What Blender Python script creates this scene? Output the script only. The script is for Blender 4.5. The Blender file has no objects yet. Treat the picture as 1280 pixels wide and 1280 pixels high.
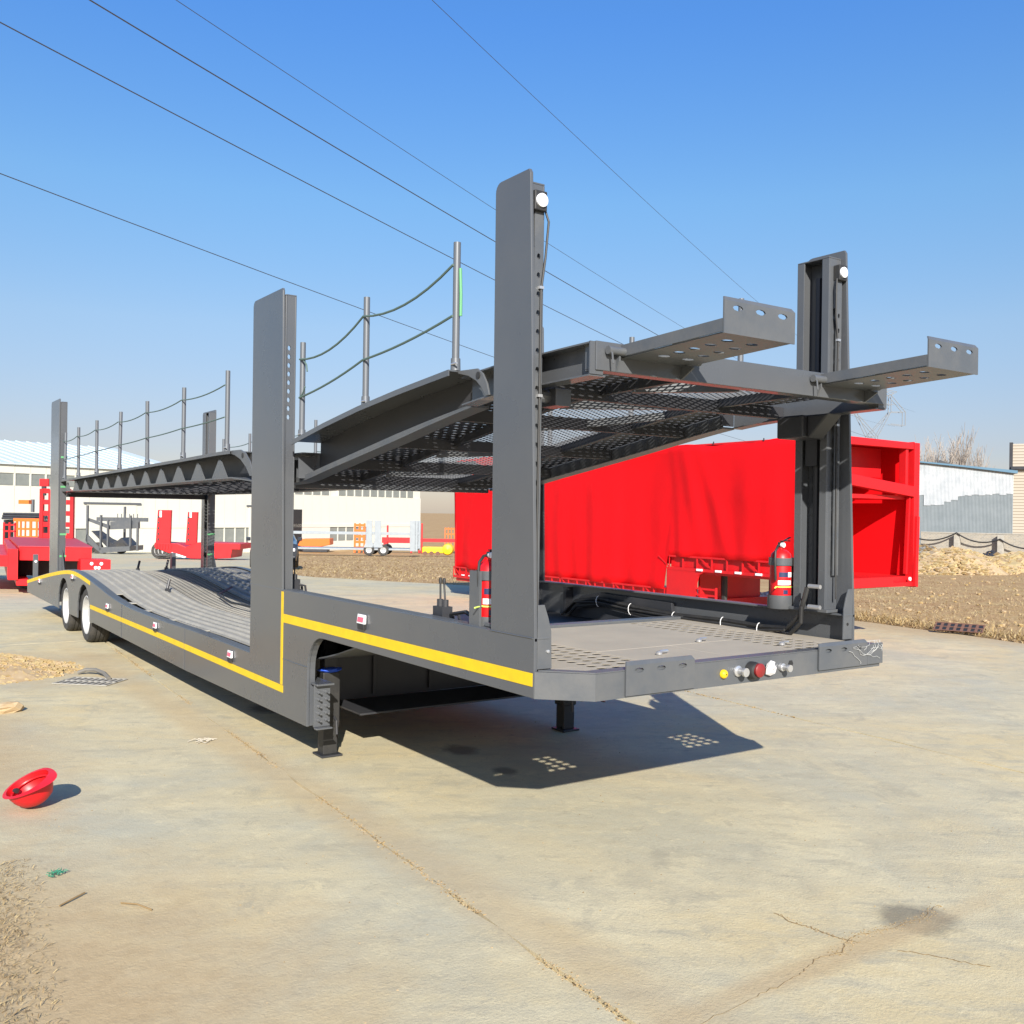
import bpy, bmesh, math, random
from mathutils import Vector, Matrix
random.seed(7)
PI = math.pi
scene = bpy.context.scene
COL = scene.collection

# ------------------------------------------------------------------ camera
F, YAW, PITCH, ROLL = 1222.3, 0.6033, 0.0008, 0.0143
CAM = Vector((-2.7998, -3.9465, 1.87))
_d = Vector((math.sin(YAW)*math.cos(PITCH), math.cos(YAW)*math.cos(PITCH), math.sin(PITCH)))
_r = Vector((math.cos(YAW), -math.sin(YAW), 0)); _u = _r.cross(_d)
_r2 = math.cos(ROLL)*_r + math.sin(ROLL)*_u; _u2 = -math.sin(ROLL)*_r + math.cos(ROLL)*_u
cam = bpy.data.cameras.new('camera'); camo = bpy.data.objects.new('camera', cam); COL.objects.link(camo)
m = Matrix((_r2, _u2, -_d)).transposed().to_4x4(); m.translation = CAM; camo.matrix_world = m
cam.sensor_fit = 'HORIZONTAL'; cam.angle = 2*math.atan(640/F); cam.clip_start = 0.05; cam.clip_end = 6000
scene.camera = camo
# ------------------------------------------------------------------ sky, sun, exposure
SUN_FROM = Vector((-0.95, -1.75, 1.0)).normalized()
SUN_EL = math.asin(SUN_FROM.z); SUN_AZ = math.atan2(SUN_FROM.x, SUN_FROM.y)
w = bpy.data.worlds.new('World'); scene.world = w; w.use_nodes = True
nt = w.node_tree; nt.nodes.clear()
sky = nt.nodes.new('ShaderNodeTexSky'); sky.sky_type = 'NISHITA'; sky.sun_disc = False
sky.sun_elevation = SUN_EL; sky.sun_rotation = SUN_AZ
sky.altitude = 0; sky.air_density = 1.0; sky.dust_density = 0.5; sky.ozone_density = 3.0
bg = nt.nodes.new('ShaderNodeBackground'); bg.inputs[1].default_value = 0.105
wo = nt.nodes.new('ShaderNodeOutputWorld')
hs = nt.nodes.new('ShaderNodeHueSaturation'); hs.inputs['Saturation'].default_value = 1.45; hs.inputs['Hue'].default_value = 0.51; hs.inputs['Value'].default_value = 1.875
gm = nt.nodes.new('ShaderNodeGamma'); gm.inputs[1].default_value = 0.72
nt.links.new(sky.outputs[0], gm.inputs[0]); nt.links.new(gm.outputs[0], hs.inputs['Color']); 
# haze: the sky pales to grey-blue towards the horizon, evenly all round
wtc = nt.nodes.new('ShaderNodeTexCoord'); sx = nt.nodes.new('ShaderNodeSeparateXYZ'); nt.links.new(wtc.outputs['Generated'], sx.inputs[0])
wr = nt.nodes.new('ShaderNodeValToRGB'); nt.links.new(sx.outputs[2], wr.inputs[0]); cr = wr.color_ramp
for k_, (p_, c_) in enumerate(((0.06, (0.56, 0.48, 0.53)), (0.18, (0.88, 0.735, 0.665)), (0.30, (0.90, 0.88, 0.81)), (0.45, (0.72, 0.84, 0.96)))):
    e_ = cr.elements[k_] if k_ < 2 else cr.elements.new(p_)
    e_.position = p_; e_.color = c_+(1,)
wx = nt.nodes.new('ShaderNodeMix'); wx.data_type = 'RGBA'; wx.blend_type = 'MULTIPLY'; wx.inputs[0].default_value = 1.0; wx.clamp_result = False
nt.links.new(hs.outputs[0], wx.inputs[6]); nt.links.new(wr.outputs[0], wx.inputs[7]); nt.links.new(wx.outputs[2], bg.inputs[0]); nt.links.new(bg.outputs[0], wo.inputs[0])
sl = bpy.data.lights.new('sun', 'SUN'); sl.energy = 5.0; sl.angle = math.radians(0.53); sl.color = (1.0, 0.945, 0.86)
so = bpy.data.objects.new('sun', sl); COL.objects.link(so)
so.rotation_euler = (-SUN_FROM).to_track_quat('-Z', 'Y').to_euler(); so.location = (-20, -40, 30)
vs = scene.view_settings; vs.view_transform = 'Standard'; vs.look = 'None'; vs.gamma = 1; vs.use_curve_mapping = False
vs.exposure = 0.7

# ------------------------------------------------------------------ materials
MATS = {}
def mat(name, col, rough=0.6, metal=0.0, col2=None, scale=3.0, amount=0.5, bump=0.0, bscale=40.0, coat=0.0, spec=0.5, stretch=None, detail=5.0):
    if name in MATS: return MATS[name]
    M = bpy.data.materials.new(name); M.use_nodes = True; n = M.node_tree.nodes; L = M.node_tree.links
    b = n['Principled BSDF']; b.inputs['Roughness'].default_value = rough; b.inputs['Metallic'].default_value = metal
    b.inputs['Coat Weight'].default_value = coat; b.inputs['Coat Roughness'].default_value = 0.12
    b.inputs['Specular IOR Level'].default_value = spec
    c = tuple(col) + (1,); b.inputs['Base Color'].default_value = c
    tc = n.new('ShaderNodeTexCoord'); src = tc.outputs['Object']
    if stretch:
        mp = n.new('ShaderNodeMapping'); mp.inputs['Scale'].default_value = stretch; L.new(src, mp.inputs[0]); src = mp.outputs[0]
    if col2:
        nz = n.new('ShaderNodeTexNoise'); nz.inputs['Scale'].default_value = scale; nz.inputs['Detail'].default_value = detail; nz.inputs['Roughness'].default_value = 0.65
        L.new(src, nz.inputs['Vector'])
        rp = n.new('ShaderNodeMapRange'); rp.inputs[1].default_value = 0.5-0.5*amount*0.6; rp.inputs[2].default_value = 0.5+0.5*amount*0.6; L.new(nz.outputs[0], rp.inputs[0])
        mx = n.new('ShaderNodeMix'); mx.data_type = 'RGBA'; mx.inputs[6].default_value = c; mx.inputs[7].default_value = tuple(col2)+(1,)
        L.new(rp.outputs[0], mx.inputs[0]); L.new(mx.outputs[2], b.inputs['Base Color'])
        rr = n.new('ShaderNodeMapRange'); rr.inputs[3].default_value = max(0.05, rough-0.07); rr.inputs[4].default_value = min(1, rough+0.1); L.new(nz.outputs[0], rr.inputs[0]); L.new(rr.outputs[0], b.inputs['Roughness'])
    if bump:
        nb = n.new('ShaderNodeTexNoise'); nb.inputs['Scale'].default_value = bscale; nb.inputs['Detail'].default_value = 4; L.new(tc.outputs['Object'], nb.inputs['Vector'])
        bp = n.new('ShaderNodeBump'); bp.inputs['Strength'].default_value = bump; bp.inputs['Distance'].default_value = 0.02; L.new(nb.outputs[0], bp.inputs['Height']); L.new(bp.outputs[0], b.inputs['Normal'])
    MATS[name] = M; return M

GREY = mat('slate grey paint', (0.073, 0.080, 0.091), 0.27, col2=(0.098, 0.101, 0.104), scale=1.1, amount=0.9, bump=0.022, bscale=6, spec=0.5, coat=0.2)
GREY2 = mat('slate grey paint dusty', (0.080, 0.088, 0.098), 0.36, col2=(0.105, 0.108, 0.110), scale=5, bump=0.06, bscale=30)
DUSTD = mat('dust covered deck plate', (0.43, 0.375, 0.29), 0.8, col2=(0.33, 0.295, 0.24), scale=2.2, amount=0.9, bump=0.1, bscale=50)
DECKM = mat('dusty deck steel', (0.26, 0.255, 0.23), 0.75, col2=(0.37, 0.35, 0.30), scale=4, amount=0.8, bump=0.12, bscale=60)
MESHM = mat('grey mesh steel', (0.085, 0.09, 0.1), 0.5)
DARKM = mat('dark grey steel and painted shade', (0.026, 0.028, 0.033), 0.45, col2=(0.038, 0.038, 0.042))  # dark steel parts; also carries painted shade for deck undersides and inner webs
BLACK = mat('black rubber', (0.018, 0.018, 0.019), 0.55, col2=(0.03, 0.029, 0.027), scale=12)
TYRE = mat('tyre rubber', (0.028, 0.028, 0.028), 0.8, col2=(0.06, 0.055, 0.048), scale=8)
RIM = mat('white rim paint', (0.52, 0.53, 0.54), 0.4, col2=(0.42, 0.41, 0.38), scale=6)
YEL = mat('yellow tape', (0.78, 0.53, 0.005), 0.45, col2=(0.70, 0.46, 0.01), scale=9)
WHITE = mat('white plastic', (0.8, 0.8, 0.8), 0.35)
LENS = mat('lamp lens', (0.85, 0.86, 0.88), 0.1, spec=0.8)
PINK = mat('red print', (0.62, 0.12, 0.18), 0.5)
GALV = mat('galvanised pipe', (0.125, 0.135, 0.147), 0.42, metal=0.2)
ROPE = mat('green grey rope', (0.09, 0.14, 0.12), 0.7)
GREEN = mat('green tape', (0.10, 0.33, 0.14), 0.6)
SILVER = mat('zinc fitting', (0.6, 0.6, 0.6), 0.3, metal=0.7)
RED = mat('red paint', (0.62, 0.008, 0.012), 0.42, col2=(0.52, 0.008, 0.012), scale=2)
TARP = mat('red tarpaulin', (0.78, 0.005, 0.009), 0.62, col2=(0.60, 0.006, 0.010), scale=0.7, amount=1.0, bump=0.25, bscale=3, spec=0.12)
FAREDRED = mat('faded red top', (0.50, 0.045, 0.07), 0.6, col2=(0.42, 0.05, 0.06), scale=3)
ORANGE = mat('orange paint', (0.75, 0.13, 0.01), 0.5)
YELM = mat('yellow machine paint', (0.75, 0.5, 0.01), 0.5)
FWHITE = mat('white wall sheet', (0.63, 0.615, 0.53), 0.5, col2=(0.58, 0.57, 0.50), scale=0.5)
WPAINT = mat('white steel paint', (0.30, 0.335, 0.355), 0.45, col2=(0.26, 0.29, 0.31), scale=3)
ROOFM = mat('pale blue roof sheet', (0.50, 0.58, 0.60), 0.5, col2=(0.56, 0.63, 0.64), scale=0.6, stretch=(6, 0.4, 1))
GLASS = mat('dull window glass', (0.16, 0.18, 0.17), 0.15, spec=0.6, col2=(0.25, 0.26, 0.24), scale=0.4)
BLUE = mat('blue cloth', (0.02, 0.09, 0.6), 0.7)
SHEDG = mat('grey shed sheet', (0.17, 0.20, 0.215), 0.5, col2=(0.21, 0.24, 0.255), scale=1.0)
SHEDW = mat('white shed sheet', (0.46, 0.48, 0.495), 0.5, col2=(0.36, 0.39, 0.41), scale=1.2)
SHEDB = mat('blue roof edge', (0.06, 0.15, 0.23), 0.5)
STONE = mat('pale stone', (0.36, 0.32, 0.25), 0.85, col2=(0.46, 0.42, 0.34), scale=8)
CHIP = mat('tan gravel', (0.36, 0.25, 0.13), 0.85, col2=(0.46, 0.35, 0.21), scale=9)
STRAW1 = mat('straw pale', (0.42, 0.32, 0.155), 0.85)
STRAW2 = mat('straw brown', (0.24, 0.16, 0.07), 0.85)
STRAW3 = mat('straw tan', (0.38, 0.27, 0.12), 0.85)
RUST = mat('rusty iron', (0.12, 0.06, 0.04), 0.85, col2=(0.2, 0.1, 0.07), scale=20)
CONPOST = mat('concrete post', (0.33, 0.31, 0.26), 0.85, col2=(0.4, 0.38, 0.33), scale=5)
WIREM = mat('overhead wire', (0.05, 0.055, 0.06), 0.5)
LATT = mat('pylon steel', (0.17, 0.19, 0.21), 0.6)
BARK = mat('haze tinted bare twigs', (0.34, 0.30, 0.26), 0.9)  # distance haze painted in: twigs paler than bark
CARM = mat('dark car paint', (0.02, 0.025, 0.035), 0.2, coat=0.6)
CGLASS = mat('car glass', (0.03, 0.04, 0.05), 0.05)
BRIGHTY = mat('neon tie', (0.65, 0.85, 0.15), 0.5)

def brick_mat():
    M = bpy.data.materials.new('weathered grey brick'); M.use_nodes = True; n = M.node_tree.nodes; L = M.node_tree.links; b = n['Principled BSDF']; b.inputs['Roughness'].default_value = 0.9
    tc = n.new('ShaderNodeTexCoord'); mp = n.new('ShaderNodeMapping'); mp.inputs['Rotation'].default_value = (PI/2, 0, 0); L.new(tc.outputs['Object'], mp.inputs[0])
    br = n.new('ShaderNodeTexBrick'); br.inputs['Scale'].default_value = 2.2; br.inputs['Color1'].default_value = (0.36, 0.32, 0.25, 1); br.inputs['Color2'].default_value = (0.28, 0.26, 0.22, 1); br.inputs['Mortar'].default_value = (0.42, 0.4, 0.35, 1); br.inputs['Mortar Size'].default_value = 0.02
    L.new(mp.outputs[0], br.inputs[0]); L.new(br.outputs[0], b.inputs['Base Color']); return M
BRICKW = brick_mat()

def siding_mat():
    M = bpy.data.materials.new('beige siding'); M.use_nodes = True; n = M.node_tree.nodes; L = M.node_tree.links; b = n['Principled BSDF']; b.inputs['Roughness'].default_value = 0.8
    tc = n.new('ShaderNodeTexCoord'); wv = n.new('ShaderNodeTexWave'); wv.bands_direction = 'Z'; wv.inputs['Scale'].default_value = 1.3; L.new(tc.outputs['Object'], wv.inputs[0])
    cr = n.new('ShaderNodeValToRGB'); cr.color_ramp.elements[0].color = (0.27, 0.23, 0.18, 1); cr.color_ramp.elements[0].position = 0.1; cr.color_ramp.elements[1].color = (0.44, 0.39, 0.32, 1); cr.color_ramp.elements[1].position = 0.4
    L.new(wv.outputs[0], cr.inputs[0]); L.new(cr.outputs[0], b.inputs['Base Color']); return M
SIDING = siding_mat()

def ground_mat(name, cols, scales, rough=0.9, bump=0.4, bscale=25, stains=False, streak=True, dust=()):
    """layered noise in world space: cols = base, patch, dust, dark."""
    M = bpy.data.materials.new(name); M.use_nodes = True; n = M.node_tree.nodes; L = M.node_tree.links; b = n['Principled BSDF']
    b.inputs['Roughness'].default_value = rough; b.inputs['Specular IOR Level'].default_value = 0.25
    g = n.new('ShaderNodeNewGeometry'); pos = g.outputs['Position']
    def noise(sc, det=6, ro=0.6, vec=pos, dist=0.0):
        z = n.new('ShaderNodeTexNoise'); z.inputs['Scale'].default_value = sc; z.inputs['Detail'].default_value = det; z.inputs['Roughness'].default_value = ro; z.inputs['Distortion'].default_value = dist; L.new(vec, z.inputs['Vector']); return z.outputs[0]
    def rng(s, a, c, lo=0.0, hi=1.0):
        r = n.new('ShaderNodeMapRange'); r.inputs[1].default_value = a; r.inputs[2].default_value = c; r.inputs[3].default_value = lo; r.inputs[4].default_value = hi; L.new(s, r.inputs[0]); return r.outputs[0]
    def mix(f, a, c):
        x = n.new('ShaderNodeMix'); x.data_type = 'RGBA'
        L.new(f, x.inputs[0])
        for k, v in ((6, a), (7, c)):
            if isinstance(v, tuple): x.inputs[k].default_value = v + (1,)
            else: L.new(v, x.inputs[k])
        return x.outputs[2]
    c = mix(rng(noise(scales[0], 6, 0.65, dist=0.6), 0.40, 0.60), cols[0], cols[1])
    c = mix(rng(noise(scales[1], 7, 0.65), 0.50, 0.72, 0, 0.75), c, cols[2])
    c = mix(rng(noise(scales[2], 8, 0.7), 0.52, 0.78, 0, 0.6), c, cols[3])
    if streak:
        mp = n.new('ShaderNodeMapping'); mp.vector_type = 'TEXTURE'; mp.inputs['Rotation'].default_value = (0, 0, -0.6); mp.inputs['Scale'].default_value = (1.6, 0.45, 1); L.new(pos, mp.inputs[0])
        c = mix(rng(noise(1.3, 6, 0.7, mp.outputs[0]), 0.48, 0.68, 0, 0.7), c, cols[2])
        c = mix(rng(noise(2.6, 7, 0.72, mp.outputs[0]), 0.50, 0.66, 0, 0.62), c, cols[3])
    c = mix(rng(noise(90, 4, 0.7), 0.42, 0.72, 0, 0.42), c, cols[3])
    c = mix(rng(noise(5.5, 10, 0.78), 0.54, 0.62, 0, 0.34), c, cols[2])
    c = mix(rng(noise(7.5, 10, 0.8, dist=0.6), 0.56, 0.61, 0, 0.42), c, cols[3])
    c = mix(rng(noise(1.7, 9, 0.72, dist=0.8), 0.57, 0.66, 0, 0.5), c, cols[3])
    c = mix(rng(noise(38, 6, 0.75), 0.62, 0.68, 0, 0.6), c, tuple(v*.62 for v in cols[3]))
    if stains:
        for (sx, sy, rx, ry, dk) in stains:
            mp = n.new('ShaderNodeMapping'); mp.vector_type = 'POINT'; mp.inputs['Location'].default_value = (-sx/rx, -sy/ry, 0); mp.inputs['Scale'].default_value = (1/rx, 1/ry, 0); L.new(pos, mp.inputs[0])
            ln = n.new('ShaderNodeVectorMath'); ln.operation = 'LENGTH'; L.new(mp.outputs[0], ln.inputs[0])
            ad = n.new('ShaderNodeMath'); ad.operation = 'MULTIPLY_ADD'; L.new(noise(9, 5, 0.7), ad.inputs[0]); ad.inputs[1].default_value = 0.9; L.new(ln.outputs['Value'], ad.inputs[2])
            c = mix(rng(ad.outputs[0], 1.0, 1.5, dk, 0.0), c, (0.085, 0.078, 0.07))
    for (sx, sy, rx, ry, dk) in dust:
        mp = n.new('ShaderNodeMapping'); mp.inputs['Location'].default_value = (-sx/rx, -sy/ry, 0); mp.inputs['Scale'].default_value = (1/rx, 1/ry, 0); L.new(pos, mp.inputs[0])
        ln = n.new('ShaderNodeVectorMath'); ln.operation = 'LENGTH'; L.new(mp.outputs[0], ln.inputs[0])
        ad = n.new('ShaderNodeMath'); ad.operation = 'MULTIPLY_ADD'; L.new(noise(2.6, 8, 0.72), ad.inputs[0]); ad.inputs[1].default_value = 1.1; L.new(ln.outputs['Value'], ad.inputs[2])
        c = mix(rng(ad.outputs[0], 0.95, 1.75, dk, 0.0), c, mix(noise(14, 5, 0.7), (0.37, 0.265, 0.14), (0.56, 0.43, 0.245)))
    L.new(c, b.inputs['Base Color'])
    bp = n.new('ShaderNodeBump'); bp.inputs['Strength'].default_value = bump; bp.inputs['Distance'].default_value = 0.02
    a1 = n.new('ShaderNodeMath'); a1.operation = 'MULTIPLY_ADD'; L.new(noise(bscale, 8, 0.7), a1.inputs[0]); a1.inputs[1].default_value = 0.5; L.new(noise(3.0, 6, 0.6), a1.inputs[2])
    L.new(a1.outputs[0], bp.inputs['Height']); L.new(bp.outputs[0], b.inputs['Normal'])
    return M
CONC = ground_mat('worn concrete', [(0.475, 0.445, 0.325), (0.60, 0.49, 0.275), (0.69, 0.60, 0.375), (0.345, 0.318, 0.235)], (0.33, 0.8, 2.3), 0.85, 0.42, 55,
                  stains=[(1.37, -1.27, 0.22, 0.20, 0.6), (0.55, 4.9, 0.2, 0.28, 0.7), (1.25, 2.6, 0.14, 0.2, 0.6), (1.2, 1.9, 0.10, 0.13, 0.6)],
                  dust=[(-2.5, 0.0, 1.5, 2.0, 1.0), (-2.2, 4.6, 0.9, 2.6, 0.8), (-2.0, 8.6, 2.2, 1.6, 0.8), (12.6, 6, 1.2, 6, 0.9), (-0.2, 3, 0.22, 9, 0.45), (0.7, -1.32, 1.3, 0.09, 0.7)])
SAND = ground_mat('loose sand', [(0.45, 0.335, 0.185), (0.52, 0.40, 0.23), (0.57, 0.45, 0.27), (0.37, 0.265, 0.14)], (1.2, 3, 8), 0.95, 0.35, 60, streak=False)
DIRT = ground_mat('dry dirt', [(0.42, 0.255, 0.115), (0.47, 0.31, 0.14), (0.56, 0.42, 0.195), (0.27, 0.155, 0.07)], (0.25, 0.7, 2.0), 0.95, 0.8, 8, streak=False)

# ------------------------------------------------------------------ mesh helpers
class MB:
    def __init__(s): s.v = []; s.f = []; s.mi = []; s.cur = 0
    def add(s, vs, fs):
        o = len(s.v); s.v += [tuple(x) for x in vs]
        for f in fs: s.f.append([i+o for i in f]); s.mi.append(s.cur)
        return s
    def box(s, x0, x1, y0, y1, z0, z1):
        return s.add([(x0,y0,z0),(x1,y0,z0),(x1,y1,z0),(x0,y1,z0),(x0,y0,z1),(x1,y0,z1),(x1,y1,z1),(x0,y1,z1)],
                     [(0,3,2,1),(4,5,6,7),(0,1,5,4),(1,2,6,5),(2,3,7,6),(3,0,4,7)])
    def prism(s, poly, ax, a, b):
        n = len(poly)
        def P(p, t): return {'X': (t, p[0], p[1]), 'Y': (p[0], t, p[1]), 'Z': (p[0], p[1], t)}[ax]
        return s.add([P(p, a) for p in poly]+[P(p, b) for p in poly], [tuple(range(n))[::-1], tuple(range(n, 2*n))]+[(i, (i+1) % n, n+(i+1) % n, n+i) for i in range(n)])
    def strip(s, profA, profB):
        """band between two closed cross-sections lists: sections = list of rings"""
        return s.rings([profA, profB])
    def rings(s, R, caps=True, closed=True):
        n = len(R[0]); V = [p for r in R for p in r]; Fs = []
        for k in range(len(R)-1):
            for i in range(n if closed else n-1):
                j = (i+1) % n; Fs.append((k*n+i, k*n+j, (k+1)*n+j, (k+1)*n+i))
        if caps and closed: Fs.append(tuple(range(n))[::-1]); Fs.append(tuple(range((len(R)-1)*n, len(R)*n)))
        return s.add(V, Fs)
    def tube(s, pts, r, n=6):
        pts = [Vector(p) for p in pts]; R = []; up = None
        for i, p in enumerate(pts):
            t = (pts[min(i+1, len(pts)-1)]-pts[max(i-1, 0)]).normalized()
            if up is None: up = Vector((0,0,1)) if abs(t.z) < .9 else Vector((1,0,0))
            a = t.cross(up)
            if a.length < 1e-4: a = t.cross(Vector((0.3,1,0.2)))
            a.normalize(); c = a.cross(t).normalized(); up = c
            rr = r[i] if isinstance(r, (list, tuple)) else r
            R.append([p+rr*(math.cos(2*PI*k/n)*a+math.sin(2*PI*k/n)*c) for k in range(n)])
        return s.rings(R)
    def cyl(s, p0, p1, r0, r1=None, n=16): return s.tube([p0, p1], [r0, r0 if r1 is None else r1], n)
    def bar(s, p0, p1, w, h):
        p0 = Vector(p0); p1 = Vector(p1); t = (p1-p0).normalized(); up = Vector((0,0,1)) if abs(t.z) < .95 else Vector((0,1,0))
        a = t.cross(up).normalized()*w/2; c = a.cross(t).normalized()*h/2
        return s.rings([[p+a+c, p-a+c, p-a-c, p+a-c] for p in (p0, p1)])
    def lathe(s, prof, base, ax='Z', n=20):
        """prof: (radius, t) along axis from base"""
        b = Vector(base); R = []
        for r, t in prof:
            ring = []
            for k in range(n):
                a = 2*PI*k/n; c, q = r*math.cos(a), r*math.sin(a)
                ring.append(b+Vector({'Z': (c, q, t), 'X': (t, c, q), 'Y': (c, t, q)}[ax]))
            R.append(ring)
        return s.rings(R, caps=False)
    def blob(s, c, r, sq=(1,1,1), rnd=random, n=5, m=4):
        V = [(c[0], c[1], c[2]-r*sq[2])]; 
        for i in range(1, m):
            ph = PI*i/m
            for k in range(n):
                a = 2*PI*k/n+i*.5; q = r*rnd.uniform(.75, 1.2)
                V.append((c[0]+q*sq[0]*math.sin(ph)*math.cos(a), c[1]+q*sq[1]*math.sin(ph)*math.sin(a), c[2]-q*sq[2]*math.cos(ph)))
        V.append((c[0], c[1], c[2]+r*sq[2])); Fs = []
        for k in range(n): Fs.append((0, 1+(k+1) % n, 1+k)); Fs.append((len(V)-1, 1+(m-2)*n+k, 1+(m-2)*n+(k+1) % n))
        for i in range(m-2):
            for k in range(n):
                a = 1+i*n; Fs.append((a+k, a+(k+1) % n, a+n+(k+1) % n, a+n+k))
        return s.add(V, Fs)
    def perf(s, fn, u0, u1, v0, v1, nu, nv, hu, hv, th, stag=False, seg=8):
        du, dv = (u1-u0)/nu, (v1-v0)/nv
        for i in range(nu):
            for j in range(nv):
                cu, cv = u0+(i+.5)*du, v0+(j+.5)*dv
                off = (du*.22 if j % 2 else -du*.22) if stag else 0
                O = []; I = []
                for k in range(seg):
                    a = 2*PI*k/seg; ca, sa = math.cos(a), math.sin(a); q = 1/max(abs(ca), abs(sa))
                    O.append((cu+du/2*ca*q, cv+dv/2*sa*q)); I.append((cu+off+hu*ca, cv+hv*sa))
                V = [fn(p[0], p[1], 0) for p in O]+[fn(p[0], p[1], 0) for p in I]+[fn(p[0], p[1], -th) for p in O]+[fn(p[0], p[1], -th) for p in I]; Fs = []
                for k in range(seg):
                    l = (k+1) % seg
                    Fs += [(k, l, seg+l, seg+k), (2*seg+l, 2*seg+k, 3*seg+k, 3*seg+l), (seg+k, seg+l, 3*seg+l, 3*seg+k)]
                s.add(V, Fs)
        return s
    def build(s, name, mats, parent=None, smooth=False, bevel=0.0, recalc=True):
        me = bpy.data.meshes.new(name); me.from_pydata(s.v, [], s.f); 
        if not isinstance(mats, (list, tuple)): mats = [mats]
        for x in mats: me.materials.append(x)
        if len(mats) > 1: me.polygons.foreach_set('material_index', s.mi)
        if recalc:
            bm = bmesh.new(); bm.from_mesh(me); bmesh.ops.recalc_face_normals(bm, faces=bm.faces); bm.to_mesh(me); bm.free()
        if smooth:
            me.polygons.foreach_set('use_smooth', [True]*len(me.polygons)); 
            me.set_sharp_from_angle(angle=math.radians(40))
        o = bpy.data.objects.new(name, me); COL.objects.link(o)
        if parent is not None: o.parent = parent
        if bevel:
            b = o.modifiers.new('bevel', 'BEVEL'); b.width = bevel; b.segments = 2; b.limit_method = 'ANGLE'; b.angle_limit = math.radians(50)
        return o

def tag(o, label=None, cat=None, group=None, kind=None):
    for k, v in (('label', label), ('category', cat), ('group', group), ('kind', kind)):
        if v: o[k] = v
    return o
def thing(name, label, cat, loc=(0,0,0), rz=0.0, group=None, scale=1.0):
    o = bpy.data.objects.new(name, None); COL.objects.link(o); o.location = loc; o.rotation_euler = (0,0,rz); o.scale = (scale,)*3
    o.empty_display_size = 0.2
    return tag(o, label, cat, group)
def share(src, loc, parent, rot=(0,0,0), scl=(1,1,1)):
    o = src.copy(); COL.objects.link(o); o.parent = parent; o.location = loc; o.rotation_euler = rot; o.scale = scl
    return o
def lerp(prof, y):
    if y <= prof[0][0]: return prof[0][1]
    for (a, za), (b, zb) in zip(prof, prof[1:]):
        if y <= b: return za+(zb-za)*(y-a)/(b-a)
    return prof[-1][1]
def smooth_prof(prof, n=4):
    """Catmull-Rom resample of (y,z) points"""
    out = []
    P = [prof[0]]+list(prof)+[prof[-1]]
    for i in range(1, len(P)-2):
        for k in range(n):
            t = k/n; r = []
            for c in (0, 1):
                p0, p1, p2, p3 = P[i-1][c], P[i][c], P[i+1][c], P[i+2][c]
                r.append(.5*((2*p1)+(-p0+p2)*t+(2*p0-5*p1+4*p2-p3)*t*t+(-p0+3*p1-3*p2+p3)*t**3))
            out.append(tuple(r))
    out.append(prof[-1]); return out
def vnoise(x, y, s=0):
    def h(i, j):
        n = math.sin(i*127.1+j*311.7+s*74.7)*43758.5453; return n-math.floor(n)
    i, j = math.floor(x), math.floor(y); fx, fy = x-i, y-j; fx = fx*fx*(3-2*fx); fy = fy*fy*(3-2*fy)
    return (h(i,j)*(1-fx)+h(i+1,j)*fx)*(1-fy)+(h(i,j+1)*(1-fx)+h(i+1,j+1)*fx)*fy

# ------------------------------------------------------------------ ground (falls away gently beyond the yard)
def ground_z(x, y):
    q = Vector((x, y, 0))-Vector((CAM.x, CAM.y, 0)); s = q.dot(Vector((_d.x, _d.y, 0))); l = q.dot(_r)
    t = min(1, max(0, l/15)); k = 0.033+(0.020-0.033)*t*t*(3-2*t)
    s = min(s, 95)-20
    return 0.0 if s <= 0 else -k*(s*s/(s+6))
def gp(px, py):
    """point of the ground seen in that direction"""
    v = _d+(px-640)/F*_r2-(py-640)/F*_u2; t = 1.0
    while t < 400:
        p = CAM+t*v
        if p.z < ground_z(p.x, p.y): break
        t *= 1.06
    lo, hi = t/1.06, t
    for _ in range(14):
        t = (lo+hi)/2; p = CAM+t*v
        if p.z < ground_z(p.x, p.y): hi = t
        else: lo = t
    return Vector((p.x, p.y, ground_z(p.x, p.y)))
def ls(l, s): 
    p = CAM+l*_r+s*Vector((_d.x, _d.y, 0)); return Vector((p.x, p.y, ground_z(p.x, p.y)))

g = MB(); ss = [-60, -20, -8, 0, 8, 14, 18, 20, 22, 24, 27, 30, 35, 40, 46, 53, 60, 68, 76, 85, 95, 110, 140, 200, 400, 900, 2500]
lsx = [-2000, -600, -250, -120, -70, -45, -30, -20, -12, -6, 0, 3, 6, 9, 12, 15, 20, 28, 40, 60, 100, 200, 600, 2000]
V = []
for s_ in ss:
    for l_ in lsx:
        p = ls(l_, s_); V.append((p.x, p.y, p.z-0.06))
nL = len(lsx)
g.add(V, [(a*nL+b, a*nL+b+1, (a+1)*nL+b+1, (a+1)*nL+b) for a in range(len(ss)-1) for b in range(nL-1)])
tag(g.build('ground', DIRT, smooth=True), kind='structure')
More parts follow.
